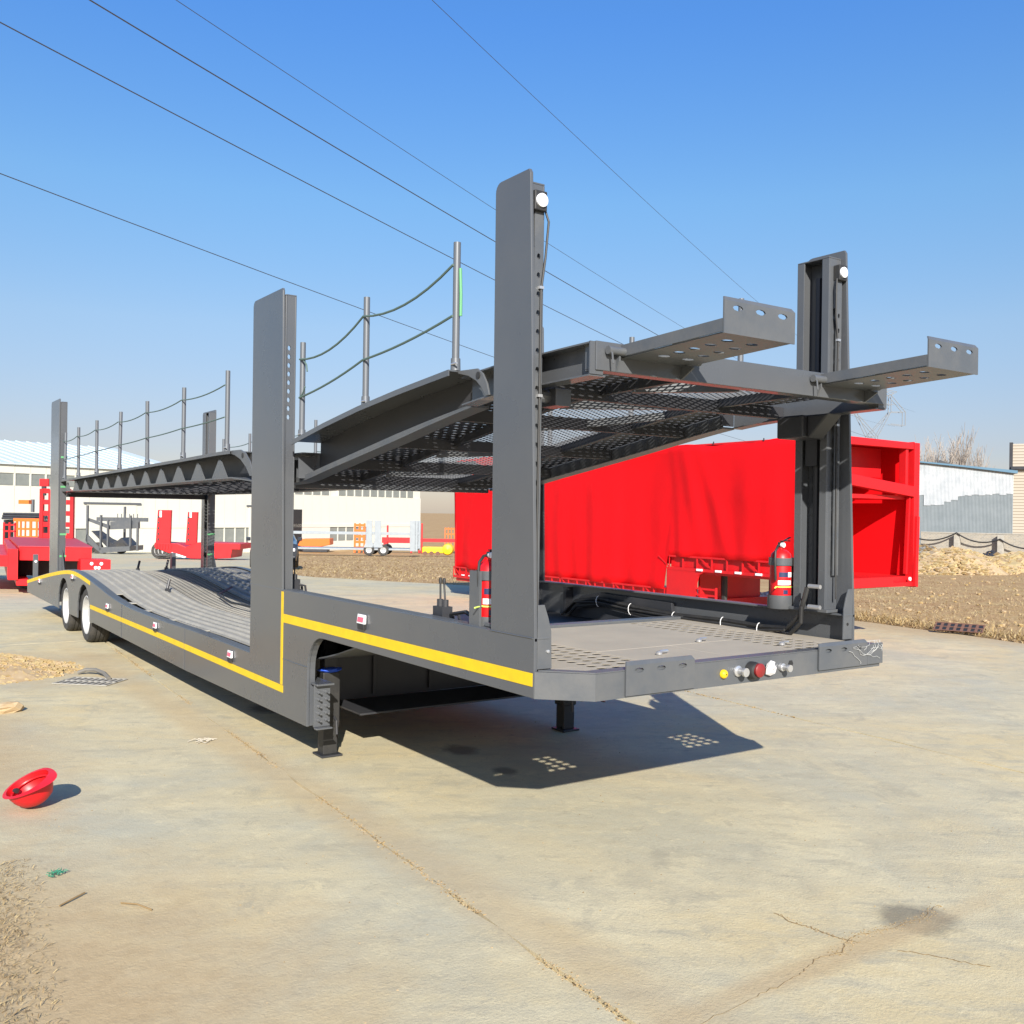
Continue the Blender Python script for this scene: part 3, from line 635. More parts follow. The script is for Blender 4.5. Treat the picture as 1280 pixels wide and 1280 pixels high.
# side channel of the flat part, then the wing
for far in (0, 1):
    os = []
    ys = [-.36]+[y for y, z in ZF if -.36 < y < .78]+[.78]
    g = MB(); g.rings([[(.17, y, zf(y)+.145), (.18, y, zf(y)+.145), (.18, y, zf(y)), (.17, y, zf(y))] for y in ys])
    g.rings([[(.10, y, zf(y)+.153), (.20, y, zf(y)+.153), (.20, y, zf(y)+.145), (.10, y, zf(y)+.145)] for y in ys])
    g.rings([[(.10, y, zf(y)), (.20, y, zf(y)), (.20, y, zf(y)-.008), (.10, y, zf(y)-.008)] for y in ys])
    g.box(.10, .18, -.366, -.358, 2.53, 2.685)
    os.append(g.build('side_channel', GREY, UF))
    ys = [.80]+[y for y, z in ZF if .8 < y < 3.1]+[3.12]; WT = [(.8, 2.672), (1.4, 2.62), (1.97, 2.56), (2.5, 2.49), (3.05, 2.405), (3.12, 2.395)]
    def wt(y): return lerp(WT, y)
    g = MB(); g.rings([[(.28, y, wt(y)-.008), (.29, y, wt(y)-.008), (.29, y, zf(y)), (.28, y, zf(y))] for y in ys])
    g.rings([[(.02, y, wt(y)), (.29, y, wt(y)), (.29, y, wt(y)-.008), (.02, y, wt(y)-.008)] for y in ys])
    g.rings([[(.02, y, wt(y)-.0081), (.028, y, wt(y)-.0081), (.028, y, wt(y)-.035), (.02, y, wt(y)-.035)] for y in ys])
    os.append(g.build('side_wing', GREY, UF))
    g = MB(); g.rings([[(.265, y, wt(y)-.009), (.279, y, wt(y)-.009), (.279, y, zf(y)+.004), (.265, y, zf(y)+.004)] for y in ys]); g.box(.18, .30, .782, .792, 2.49, 2.66); os.append(g.build('wing_web_shade', DARKM, UF))  # dark skin over the grey web, shade under the flange put into its colour
    ys = [.785]+[y for y, z in ZF if .785 < y < 3.7]+[3.7]
    g = MB(); g.rings([[(.17, y, zf(y)+.003), (.29, y, zf(y)+.003), (.29, y, zf(y)-.01), (.17, y, zf(y)-.01)] for y in ys])
    g.rings([[(.17, y, zf(y)+.006+.024*min(1, (y-.785)/.9)), (.178, y, zf(y)+.006+.024*min(1, (y-.785)/.9)), (.178, y, zf(y)+.0035), (.17, y, zf(y)+.0035)] for y in ys])
    os.append(g.build('lower_flange', GREY2, UF))
    cv = [(.81, 2.671), (.60, 2.662), (.545, 2.63), (.50, 2.57), (.475, 2.505), (.51, 2.503), (.55, 2.55), (.61, 2.595), (.69, 2.63), (.80, 2.655)]
    g = MB(); g.prism(cv, 'X', .085, .097); os.append(g.build('hinge_gusset', GREY2, UF, bevel=.002))
    os.append(MB().lathe([(.02, 0), (.02, -.004), (.0, -.004)], (.0845, .585, 2.622), 'X', 14).build('pivot_hole', BLACK, UF))
    g = MB(); 
    for y in (3.2, 3.38, 3.56): g.box(.12, .27, y, y+.01, zf(y)+.004, zf(y)+.17)
    g.box(.262, .272, 3.13, 3.7, 2.11, 2.30); g.box(.12, .29, 3.13, 3.7, 2.30, 2.31)
    os.append(g.build('hinge_box', GREY, UF))
    if far:
        for o in os: mirror(o); bpy.data.objects.remove(o)
# cross members
for y in (.35, 1.15, 1.95, 2.75, 3.45):
    g = MB(); z = zf(y); g.box(.29 if y > .7 else .185, W-(.29 if y > .7 else .185), y-.004, y+.004, z, z+.075); g.box(.29 if y > .7 else .185, W-(.29 if y > .7 else .185), y+.0045, y+.05, z, z+.006); g.build('cross_member', DARKM, UF)
# diagonal angles under the mesh
for (xa, ya, xb, yb) in ((.80, .1, 1.24, -.25), (.80, .75, 1.68, .40), (.82, 1.5, 1.24, 1.2), (1.26, 1.2, 1.68, .8), (.82, 2.3, 1.68, 1.98), (.82, 3.1, 1.68, 2.8)):
    g = MB(); g.bar((xa, ya, zf(ya)+.045), (xb, yb, zf(yb)+.045), .008, .05); g.bar((xa, ya+.025, zf(ya)+.024), (xb, yb+.025, zf(yb)+.024), .05, .006); g.build('diagonal_brace', GREY2, UF)
fm = [(y, zf(y)+.085) for y in [-.3+i*.2 for i in range(21)]]
lattice(.78, 1.72, fm, 'deck_mesh', UF, pitch=.042, wv=.008)
for a, b in ((.30, .78), (1.72, 2.2)):
    g = MB(); g.perf(lambda u, v, q: (u, v, zf(v)+.086+q), a, b, -.28, 3.65, 7, 58, .024, .013, .005, stag=True); g.build('perforated_track', DARKM, UF)  # dark colour paints in the shade of the deck underside
for x in (.775, 1.722):
    g = MB(); ys = [-.28+i*.2 for i in range(20)]; g.rings([[(x-.02, y, zf(y)+.08), (x+.02, y, zf(y)+.08), (x+.02, y, zf(y)+.03), (x-.02, y, zf(y)+.03)] for y in ys]); g.build('stringer', DARKM, UF)
# lifting brackets under the side channel
for far in (0, 1):
    g = MB(); g.box(.20, .30, .03, .18, 2.42, 2.51); g.cyl((.14, .1, 2.47), (.32, .1, 2.47), .035, n=12); o = g.build('lift_bracket', GREY, UF, bevel=.003)
    if far: mirror(o); bpy.data.objects.remove(o)
g = MB(); g.box(2.08, 2.3, .0, .2, 2.36, 2.5); g.prism([(.0, 2.5), (-.16, 2.5), (-.02, 2.36), (.0, 2.36)], 'X', 2.12, 2.26); g.build('lift_motor', DARKM, UF, bevel=.01)
# hooks
for x0 in (.28, 1.77):
    x1 = x0+.455
    def hz(y): return 2.675+(-.37-y)*.045
    g = MB()
    g.perf(lambda u, v, q: (u, v, hz(v)-.05+q), x0+.07, x1-.07, -.97, -.47, 2, 5, .036, .022, .006)
    for (a, b, c, d) in ((x0+.01, x0+.07, -1.03, -.37), (x1-.07, x1-.01, -1.03, -.37), (x0+.07, x1-.07, -1.03, -.97), (x0+.07, x1-.07, -.47, -.37)): g.rings([[(a, y, hz(y)-.05), (b, y, hz(y)-.05), (b, y, hz(y)-.056), (a, y, hz(y)-.056)] for y in (c, d)])
    h = g.build('wheel_hook', GREY2, UF)
    g = MB(); ys = (-1.03, -.37)
    for a in (x0, x1-.008): g.rings([[(a, y, hz(y)+.005), (a+.008, y, hz(y)+.005), (a+.008, y, hz(y)-.05), (a, y, hz(y)-.05)] for y in ys])
    g.box(x0+.009, x1-.009, -.72, -.70, 2.645, 2.69); g.build('arm_side', GREY2, h)
    hook_plate(x0, x1, -1.04, 2.646, 2.797, 'hook_lip', h, 3)
    g = MB(); g.cyl((x0-.10, -.40, 2.645), (x0+.02, -.40, 2.645), .02, n=12); g.tube([(x0-.09, -.40, 2.645), (x0-.09, -.42, 2.63), (x0-.088, -.425, 2.58)], .005, 6)
    g.build('hinge_pin', GREY2, h, smooth=True); MB().cyl((x1-.02, -.40, 2.645), (x1+.05, -.40, 2.645), .02, n=12).build('hinge_pin', GREY2, h, smooth=True)
    g = MB(); g.prism([(-.376, 2.55), (-.376, 2.63), (-.46, 2.60)], 'X', x0+.40, x0+.41); g.build('hook_gusset', GREY2, h); g = MB(); g.prism([(-.376, 2.55), (-.376, 2.66), (-.40, 2.66), (-.40, 2.60)], 'X', x0-.03, x0-.02); g.build('hook_gusset', GREY2, h)
# ---- upper deck, rear section
ZR = [(3.78, 2.09), (4.6, 2.15), (6.5, 2.14), (9.8, 2.11), (12.6, 2.11)]; ZRT = [(4.2, 2.335), (4.6, 2.385), (4.9, 2.385), (6.1, 2.365), (8.85, 2.33), (12.6, 2.28)]
def zr(y): return lerp(ZR, y)
def zt(y): return lerp(ZRT, y)
yr = [3.8, 4.2, 4.6, 4.9, 5.5, 6.1, 7, 8, 8.85, 9.8, 11, 12.6]
g = MB()
for y in [4.1+i*.85 for i in range(11)]: g.box(.27, W-.27, y-.004, y+.004, zr(y), zr(y)+.08); g.box(.27, W-.27, y+.0045, y+.05, zr(y), zr(y)+.006)
UR = g.build('upper_rear_deck', DARKM, T)
for far in (0, 1):
    os = []; yy = [y for y in yr if y >= 4.6]
    g = MB(); g.rings([[(.25, y, zt(y)-.008 if y >= 4.6 else zr(y)+.12), (.26, y, zt(y)-.008 if y >= 4.6 else zr(y)+.12), (.26, y, zr(y)), (.25, y, zr(y))] for y in yr]); os.append(g.build('side_web', DARKM, UR))  # web coloured dark to paint the shade below the top flange
    g = MB(); g.rings([[(.04, y, zt(y)), (.26, y, zt(y)), (.26, y, zt(y)-.008), (.04, y, zt(y)-.008)] for y in yy]); g.rings([[(.04, y, zt(y)-.0082), (.048, y, zt(y)-.0082), (.048, y, zt(y)-.03), (.04, y, zt(y)-.03)] for y in yy]); os.append(g.build('top_flange', GREY2, UR))
    g = MB(); g.rings([[(.06, y, zr(y)+.002), (.27, y, zr(y)+.002), (.27, y, zr(y)-.01), (.06, y, zr(y)-.01)] for y in yr]); os.append(g.build('bottom_flange', GREY2, UR))
    for k in range(12):
        y = 5.0+k*.66; h = (zt(y)-zr(y))*.72
        g = MB(); g.prism([(y-.22, zr(y)+.003), (y+.22, zr(y)+.003), (y+.03, zr(y)+h), (y-.03, zr(y)+h)], 'X', .085, .095); os.append(g.build('web_gusset', GREY2, UR))
    g = MB(); g.prism([(4.64, 2.386), (4.36, 2.383), (4.24, 2.35), (4.12, 2.27), (4.05, 2.15), (4.12, 2.15), (4.22, 2.23), (4.36, 2.30), (4.5, 2.34), (4.63, 2.362)], 'X', .06, .07); os.append(g.build('hinge_gusset', GREY2, UR)); os.append(MB().lathe([(.022, 0), (.022, -.004), (0, -.004)], (.0595, 4.30, 2.33), 'X', 12).build('pivot_hole', BLACK, UR))
    if far:
        for o in os: mirror(o); bpy.data.objects.remove(o)
lattice(.78, 1.72, [(y, zr(y)+.09) for y in yr], 'deck_mesh', UR, pitch=.07, wv=.011)
for a, b in ((.27, .78), (1.72, 2.23)):
    g = MB(); g.perf(lambda u, v, q: (u, v, zr(v)+.092+q), a, b, 3.85, 12.55, 5, 90, .034, .02, .005, stag=True); g.build('perforated_track', DARKM, UR)  # underside shade painted by the dark colour, as on the front tracks
g = MB(); g.box(.25, W-.25, 12.55, 12.62, 2.10, 2.22); g.box(.3, W-.3, 3.70, 3.78, 2.05, 2.2); g.build('end_beam', GREY, UR, bevel=.003)
for y in (12.75,): 
    g = MB(); g.box(.18, W-.18, 12.68, 12.86, 2.02, 2.10); g.build('lift_cross_beam', DARKM, UR)
# ---- guard posts and ropes
NP = [(.82, 2.672), (1.97, 2.56), (3.05, 2.405), (4.78, 2.385), (6.14, 2.365), (7.54, 2.345), (8.87, 2.33), (10.18, 2.312), (11.4, 2.296), (12.46, 2.282)]
def post(x, y, z, par, lean=0.0):
    H = .73
    g = MB(); g.cyl((x, y, z), (x+lean, y+lean, z+H), .021, n=12); g.cyl((x, y, z), (x, y, z+.07), .029, .027, n=12); 
    o = g.build('guard_post', GALV, par, smooth=True)
    MB().cyl((x-.028, y-.0, z+.035), (x-.028, y-.06, z+.035), .006, n=6).build('lock_bolt', SILVER, o)
    return o
for i, (y, z) in enumerate(NP):
    par = UF if i < 3 else UR
    post(.08, y, z, par, 0.012*math.sin(i*2.3) if i > 3 else 0)
for y in (.82, 1.97, 3.05): post(W-.08, y, lerp([(.8, 2.672), (1.97, 2.56), (3.05, 2.405)], y), UF)
for y in (5.75, 7.0, 8.26, 9.52, 10.79, 12.04): post(W-.08, y, zt(y), UR)
def rope(ps, sag, par, r=.0075):
    g = MB(); pts = []
    for (a, b) in zip(ps, ps[1:]):
        a, b = Vector(a), Vector(b)
        for i in range(8): t = i/8; q = a.lerp(b, t); q.z -= sag*4*t*(1-t); pts.append(q)
    pts.append(Vector(ps[-1])); g.tube(pts, r, 6); return g.build('guard_rope', ROPE, par, smooth=True)
for h, sg in ((.60, .075), (.31, .02)):
    rope([(.055, y, z+h) for y, z in NP[:3]], sg, UF); rope([(.055, y, z+h) for y, z in NP[3:]], sg*.4, UR, .006); rope([(W-.055, y, zt(y)+h) for y in (5.75, 7.0, 8.26, 9.52, 10.79, 12.04)], .03, UR, .006)
g = MB(); g.tube([(.055, 3.05, 3.005), (.06, 2.98, 2.99), (.06, 2.93, 2.95), (.062, 2.92, 2.9)], .0065, 6); g.tube([(.055, 3.05, 2.715), (.06, 3.0, 2.74), (.06, 2.95, 2.79)], .006, 6); g.build('rope_end', ROPE, UF, smooth=True)
g = MB(); g.tube([(.085, .79, 3.25), (.088, .785, 3.1), (.088, .785, 2.98)], .009, 6); g.build('green_strip', GREEN, UF)
# ---- hoses and valve blocks
g = MB(); hp = [(W-.12, 2.75, 1.02), (W-.11, 2.6, 1.13), (W-.10, 2.3, 1.17), (W-.10, 1.9, 1.14), (W-.11, 1.4, 1.12), (W-.12, .9, 1.13), (W-.14, .55, 1.125), (W-.17, .30, 1.14), (W-.20, .18, 1.24), (W-.21, .13, 1.36), (W-.20, .12, 1.42)]
sm = [(p[0], p[1], p[2]) for p in hp]; g.tube(sm, .016, 8); ho = g.build('hydraulic_hose', BLACK, T, smooth=True)
g = MB(); g.tube([(x-.01, y-.02, z-.045) for x, y, z in hp[:-2]]+[(W-.22, .15, 1.30)], .014, 8); g.build('hydraulic_hose', BLACK, T, smooth=True)
g = MB(); g.tube([(x-.03, y, z-.02+.01*math.sin(k*2)) for k, (x, y, z) in enumerate(hp[:-3])], .009, 8); g.build('hydraulic_hose', BLACK, T, smooth=True)
for k in (2, 3, 4, 5, 6):
    x, y, z = hp[k]; g = MB(); g.tube([(x-.032*math.cos(a)-.01, y+.003*a, z-.022+.045*math.sin(a)) for a in (-1.3, -.8, -.3, .2, .7, 1.2, 1.6)], .0028, 5); g.build('cable_tie', WHITE, ho)
g = MB(); 
for z in (1.43, 1.30): MB().cyl((W-.20, .11, z), (W-.20, .02, z), .014, n=8).build('hose_fitting', SILVER, T, smooth=True)
# dark curved wheel box inside the far panel
g = MB(); g.prism([(2.75, .80), (2.75, 1.05), (2.6, 1.17), (2.35, 1.215), (1.5, 1.2), (1.45, .80)], 'X', W-.06, W-.03); g.box(W-.10, W-.022, 2.76, 2.80, .8, 1.23); g.build('inner_box', DARKM, T, bevel=.003)
def valve(x, y, z):
    g = MB(); g.box(x-.05, x+.05, y-.075, y+.075, z, z+.02); g.box(x-.035, x+.035, y-.055, y+.055, z+.02, z+.10)
    for q in (-.03, .03): g.cyl((x, y+q, z+.10), (x, y+q, z+.14), .02, n=8); g.cyl((x, y+q*.9, z+.14), (x-.005, y+q*.7, z+.235), .006, n=6)
    for q in (-.05, .0, .05): g.tube([(x+.03, y+q, z+.06), (x+.07, y+q*1.4, z+.05), (x+.08, y+q*1.6, z-.05)], .01, 6)
    o = g.build('control_valve', DARKM, T)
    for q in (-.03, .03): MB().lathe([(.0, 0), (.010, .004), (.011, .02), (.009, .036), (0, .04)], (x-.005, y+q*.7, z+.23), 'Z', 8).build('lever_knob', BLACK, o, smooth=True)
    return o
v1 = valve(.16, 1.06, 1.21); v2 = valve(.18, 3.42, 1.22)
g = MB(); g.tube([(.17, .98, 1.27), (.16, .8, 1.30), (.15, .66, 1.27)], .012, 6); g.build('valve_hose', BLACK, T, smooth=True)
# extinguisher holders belong to the trailer, the extinguishers are things
def ext(x, y, z, label):
    g = MB(); 
    g.lathe([(.082, 0), (.086, .005), (.086, .09), (.081, .09), (.081, .006)], (x, y, z-.006), 'Z', 24)
    s_ = 1 if x > 1 else -1
    g.box(min(x+s_*.085, x+s_*.10), max(x+s_*.085, x+s_*.10), y-.05, y+.05, z, z+.33)
    h = g.build('extinguisher_cup', GREY2, T, smooth=True)
    MB().lathe([(.079, .28), (.0805, .28), (.0805, .33), (.079, .33)], (x, y, z), 'Z', 24).build('extinguisher_strap', GREY2, h, smooth=True)
    e = thing('fire_extinguisher', label, 'extinguisher', (x, y, z), 0, 'fire extinguishers strapped to the front masts')
    MB().lathe([(0, .0), (.072, .0), (.077, .01), (.077, .345), (.07, .385), (.045, .41), (.02, .42), (.02, .435), (0, .435)], (0,0,0), 'Z', 28).build('cylinder', RED, e, smooth=True)
    def band(z0, z1, a0, a1, m, nm, r=.0779):
        q = MB(); n = 12; R = []
        for i in range(n+1):
            a = a0+(a1-a0)*i/n; c, s2 = math.cos(a), math.sin(a); R.append([(r*c, r*s2, z0), (r*c, r*s2, z1), ((r-.0015)*c, (r-.0015)*s2, z1), ((r-.0015)*c, (r-.0015)*s2, z0)])
        q.rings(R); return q.build(nm, m, e, smooth=True)
    band(.222, .257, -2.6, -1.75, mat('dark blue print', (.02, .03, .09), .4), 'label_band'); band(.222, .257, -1.75, -1.25, WHITE, 'label_print', .0786)
    band(.165, .198, -2.7, -1.35, WHITE, 'label_print'); band(.10, .13, -2.2, -1.75, mat('dark blue print', (0,0,0)), 'emblem')
    band(.148, .156, -2.95, -1.0, BRIGHTY, 'plastic_tie', .0795)
    q = MB(); q.tube([(-.07, -.03, .153), (-.12, -.06, .153), (-.155, -.08, .151)], .005, 6); q.build('plastic_tie', BRIGHTY, e)
    q = MB(); q.box(-.018, .018, -.018, .018, .435, .47); q.box(-.012, .09, -.01, .01, .475, .483); q.bar((-.0, 0, .47), (.095, 0, .505), .02, .006); q.build('handle', BLACK, e, bevel=.002)
    MB().lathe([(.018, 0), (.018, -.02), (0, -.022)], (-.012, -.015, .45), 'Y', 12).build('gauge', LENS, e)
    q = MB(); q.tube([(-.02, 0, .45), (-.06, -.02, .445), (-.095, -.03, .41), (-.105, -.035, .34), (-.10, -.035, .26), (-.09, -.03, .20)], .009, 8); q.build('hose', BLACK, e, smooth=True)
    e.scale = (.92, .92, .92)
    return e
ext(.125, .50, 1.225, 'red fire extinguisher half hidden behind the tall near front mast')
ext(W-.14, .385, 1.268, 'red fire extinguisher fully in view beside the far front mast')

# ------------------------------------------------------------------ red curtain-sided trailer, parallel to ours
R = thing('curtain_trailer', 'tall red curtain sided gooseneck trailer parked behind the grey car carrier', 'trailer', (8.92, 4.9, 0))
R.scale = (.785, 1, 1)
LR = 10.5
g = MB(); ny, nz = 150, 16; V = []
def botz(y): return 1.17 if y < 3.45 else .60
for i in range(ny+1):
    y = LR*i/ny
    for j in range(nz+1):
        t = j/nz; zt_ = 3.03+.025*math.sin(y*2.2)+.012*math.sin(y*7)+.03*(y/LR); z = botz(y)+(zt_-botz(y))*t
        w_ = .07*math.sin(y*1.15+.5)*math.sin(PI*t)+.034*math.sin(y*4.1+1.5*t+1.3*math.sin(y*.9))*(1-t)**.7+.018*math.sin(y*11+2*math.sin(y))*(1-t)+.03*(vnoise(y*2.4, t*3.5, 3)-.5)+.022*(vnoise(y*1.1+t*2, t*7, 6)-.5)
        fold = .05*math.exp(-((y-2.6-.5*t)/.16)**2)+.035*math.exp(-((y-3.1-.25*t)/.12)**2)+.04*math.exp(-((y-2.0-.75*t)/.14)**2)+.05*math.exp(-((y-9.7)/.25)**2)
        V.append((-w_-fold*(1-.4*t), y, z))
g.add(V, [(i*(nz+1)+j, (i+1)*(nz+1)+j, (i+1)*(nz+1)+j+1, i*(nz+1)+j+1) for i in range(ny) for j in range(nz)])
cu = g.build('side_curtain', TARP, R, smooth=True); so_ = cu.modifiers.new('s', 'SOLIDIFY'); so_.thickness = .012
# sill trusses under the curtain
def truss(y0, y1, za, zb, n, name):
    g = MB(); g.box(-.02, .04, y0, y1, za-.03, za); g.box(-.02, .04, y0, y1, zb-.05, zb)
    for k in range(n+1):
        y = y0+(y1-y0)*k/n; g.box(-.015, .01, max(y0, y-.012), min(y1, y+.012), zb, za-.03)
        if k % 3 == 1: g.bar((0, y, zb), (0, y+(y1-y0)/n*.8, za-.03), .02, .02)
    return g.build(name, RED, R)
truss(3.5, LR, .62, .42, 26, 'sill_truss'); truss(.1, 3.4, 1.19, .99, 10, 'gooseneck_truss')
g = MB(); g.box(.06, .10, 3.5, LR, .44, .62); g.box(.06, .10, .1, 3.4, .99, 1.17); g.build('sill_backing', RED, R)
for k in range(6): MB().box(-.05, -.021, .5+k*.42, .62+k*.42, .955, .99).build('marker_lamp', LENS, R)
for k in range(3): MB().box(-.05, -.021, 9.4+k*.3, 9.5+k*.3, .43, .455).build('marker_lamp', LENS, R)
g = MB(); ap = [(2.75, .05), (2.75, .75), (2.7, .88), (2.55, .95), (2.4, .985), (3.45, .985), (3.45, .05)]; g.prism(ap, 'X', -.012, .03); g.build('arch_panel', RED, R)
g = MB(); 
for k in range(4): g.box(-.05, .0, 2.3, 2.7, .35+k*.1, .38+k*.1)
g.box(-.05, 0, 2.28, 2.3, .3, .7); g.build('step_ladder', RED, R)
g = MB(); g.box(.05, 2.45, 2.76, LR-.05, .3, .46); g.box(.05, 2.45, .05, 3.4, .90, .985); g.build('floor_frame', RED, R)
g = MB(); g.box(.3, 2.2, 2.9, 2.94, .1, .9); g.build('inner_bulkhead', RED, R)
g = MB(); g.box(2.44, 2.48, .06, LR, .9, 3.05); fw = g.build('far_curtain', TARP, R)
g = MB(); g.prism([(0.02, 3.02), (2.48, 3.0), (2.48, 3.03), (0.02, 3.05)], 'Y', .02, LR-.02); g.build('roof_sheet', RED, R)
g = MB(); g.box(.02, 2.46, LR-.06, LR-.02, .46, 3.02); g.build('rear_wall', RED, R)
g = MB(); g.box(.5, 2.4, 1.6, 1.64, .99, 2.45); g.build('inner_panel', RED, R)
# open front: posts, rails, sloping upper ramp
for x0, x1 in ((.0, .12), (2.33, 2.5)): MB().box(x0, x1, -.02, .12, .82, 3.03).build('corner_post', RED, R, bevel=.006)
MB().box(2.12, 2.2, .02, .14, 2.35, 3.0).build('corner_post', RED, R, bevel=.006)
MB().box(.12, 2.33, -.01, .1, 2.93, 3.02).build('head_rail', RED, R, bevel=.006)
g = MB(); g.rings([[(.12, -.03, 2.52), (.12, .09, 2.52), (.12, .09, 2.36), (.12, -.03, 2.36)], [(2.33, -.03, 2.36), (2.33, .09, 2.36), (2.33, .09, 2.20), (2.33, -.03, 2.20)]]); g.build('upper_ramp_rail', RED, R, bevel=.006)
g = MB(); g.box(.12, 2.3, .1, 1.55, 2.16, 2.22); g.box(.12, 2.2, .5, .54, 2.5, 2.95); g.build('upper_deck', RED, R)
g = MB(); g.box(.0, 2.33, -.02, .06, .84, .90); g.box(.0, 1.5, -.12, -.02, .86, 1.0); g.build('front_sill', RED, R)
g = MB(); g.bar((2.2, .05, 1.02), (2.28, .05, 2.2), .05, .05); g.bar((2.36, -.04, .84), (2.40, -.04, 1.9), .09, .04); g.build('lift_bar', RED, R)
for x in (1.2, 1.6, 2.2): MB().lathe([(.03, 0), (.03, -.02), (0, -.02)], (x, -.022, .95), 'Y', 10).build('front_lamp', LENS, R)
for y in (8.2, 9.5): 
    for x in (.25, 2.0): MB().lathe([(.2, 0), (.42, .01), (.45, .05), (.45, .22), (.42, .26), (.2, .26)], (x, y, .46-.01), 'X', 24).build('wheel', TYRE, R, smooth=True)
for x in (.5, 2.0): MB().cyl((x, 2.5, .0), (x, 2.5, .9), .06, n=8).build('landing_leg', BLACK, R)
g = MB(); rr = random.Random(11)
for k in range(10): y = .3+k*1.05; g.box(-.01, .005, y, y+.015, 3.03, 3.075)
g.build('roof_hook', DARKM, R)

# ------------------------------------------------------------------ background, left and middle
RZ = -YAW     # local x = to the right, local y = away
def bgthing(name, label, cat, px, py, yaw=0.0, group=None):
    p = gp(px, py); return thing(name, label, cat, p, RZ+yaw, group)
def S(px, py): 
    p = gp(px, py); return (p-CAM).dot(_d)/F        # metres per pixel there

# red low-bed trailer at the far left, ramps folded up
LB = bgthing('lowbed_trailer', 'red low bed trailer with ramps raised behind the rear of the car carrier', 'trailer', 80, 742)
k = S(80, 742)
def q(px): return (px-80)*k
def zq(py): return (742-py)*k
s20 = k*F
def lp(px, y, z): return ((px-640)/F*(s20+y)-(80-640)/F*s20, y, z)
def loft(name, m, a, b, c, d, z0, z1, y0, y1, **kw):
    """front face spans a..b, rear face c..d (picture columns at their own depth)"""
    f, e = [lp(a, y0, z0), lp(b, y0, z0), lp(b, y0, z1), lp(a, y0, z1)], [lp(c, y1, z0), lp(d, y1, z0), lp(d, y1, z1), lp(c, y1, z1)]
    return MB().rings([f, e]).build(name, m, LB, **kw)
loft('tail_box', RED, 23, 114, 11, 92, .70, .995, 0, 6, bevel=.012); loft('tail_plate', FAREDRED, 22, 115, 10.5, 92.5, .997, 1.012, -.02, 6)
loft('side_beam', RED, 9, 22, 4, 10, .28, .95, -.1, 6, bevel=.012); loft('lower_beam', RED, 20, 36, 12, 24, .16, .30, -.06, 5, bevel=.01)
loft('axle_housing', DARKM, 24, 112, 14, 90, .32, .70, .8, 5.5)
loft('platform', RED, -40, 9, -40, 5, .55, .80, .2, 6, bevel=.012); loft('rear_bumper', RED, 100, 138, 96, 128, .46, .76, -.3, .2, bevel=.01)
for a, b in ((24, 33), (60, 75), (96, 112)): loft('wheel_cover', BLACK, a, b, a-4, b-4, .0, .5, 1.5, 2.2)
for x, y in ((122, 703), (134, 703), (127, 708), (131, 708)): MB().lathe([(.035, 0), (.035, -.02), (0, -.022)], (q(x), -.305, zq(y)), 'Y', 10).build('tail_lamp', LENS, LB)
for x0, x1 in ((50, 65), (76, 92)):
    a, b = lp(x0, 5.6, 0)[0], lp(x1, 5.6, 0)[0]; z0, z1 = 1.013, 1.87+(631-612)*(s20+5.6)/F; g = MB()
    g.box(a, a+.09, 5.5, 5.62, z0, z1+.06); g.box(b-.09, b, 5.5, 5.62, z0, z1+.04)
    for z in range(5): zz = z0+(z1-z0)*z/4.2; g.box(a+.09, b-.09, 5.51, 5.60, zz, zz+.13)
    g.build('ramp', RED, LB, bevel=.008)
z1 = 1.87+(631-606)*(s20+5.6)/F; MB().box(lp(50, 5.6, 0)[0], lp(61, 5.6, 0)[0], 5.5, 5.56, z1, z1+.2).build('warning_plate', RED, LB); MB().box(lp(52, 5.6, 0)[0], lp(57, 5.6, 0)[0], 5.52, 5.58, z1-.25, z1).build('plate_stalk', DARKM, LB)
# orange machinery behind it
OM = bgthing('orange_machine', 'orange steel frame standing left of the raised red ramps', 'frame', 35, 693); k2 = S(35, 693)
def bx(T_, name, m, px0, px1, py0, py1, y0, y1, cx, cy, kk): return MB().box((px0-cx)*kk, (px1-cx)*kk, y0, y1, (cy-py1)*kk, (cy-py0)*kk).build(name, m, T_, bevel=.01)
for a, b in ((19, 21.5), (24, 26), (30, 31.5), (36, 39), (44, 46)): bx(OM, 'upright', ORANGE, a, b, 652, 690, 0, .1, 35, 693, k2)
for a in (660, 670, 680): bx(OM, 'rail', ORANGE, 18, 47, a, a+2.5, .02, .08, 35, 693, k2)
bx(OM, 'top_beam', ORANGE, 16, 50, 648, 652, 0, .3, 35, 693, k2); bx(OM, 'cap', ORANGE, 20, 33, 625, 630, .2, .6, 35, 693, k2); bx(OM, 'base', ORANGE, -10, 14, 684, 692, -.1, .8, 35, 693, k2)
RF = bgthing('red_steel_rack', 'small red openwork rack beside the orange frame at left', 'rack', 11, 694); k2 = S(11, 694)
for a in (4, 11, 18): bx(RF, 'upright', RED, a-1, a+1, 653, 690, 0, .1, 11, 694, k2)
for z in (655, 663, 673, 682): bx(RF, 'shelf', RED, 4, 19, z, z+2, .0, .1, 11, 694, k2)
PB = bgthing('pipe_bundle', 'bundle of grey pipes stacked high behind the red rack', 'pipes', 25, 692); k2 = S(25, 692)
for r_ in range(3):
    for c in range(6-r_): 
        MB().cyl(((-26)*k2, .3+c*.16+r_*.08, (692-650)*k2+.1+r_*.15), (26*k2, .3+c*.16+r_*.08, (692-650)*k2+.1+r_*.15), .08, n=10).build('pipe', SHEDG if c % 2 else DARKM, PB, smooth=True)
for a in (-22, 22): MB().box(a*k2-.06, a*k2+.06, .2, 1.3, 0, (692-650)*k2).build('trestle', DARKM, PB)
MB().box(8*k2, 11*k2, .5, .7, (692-640)*k2, (692-624)*k2).build('stake', GALV, PB)

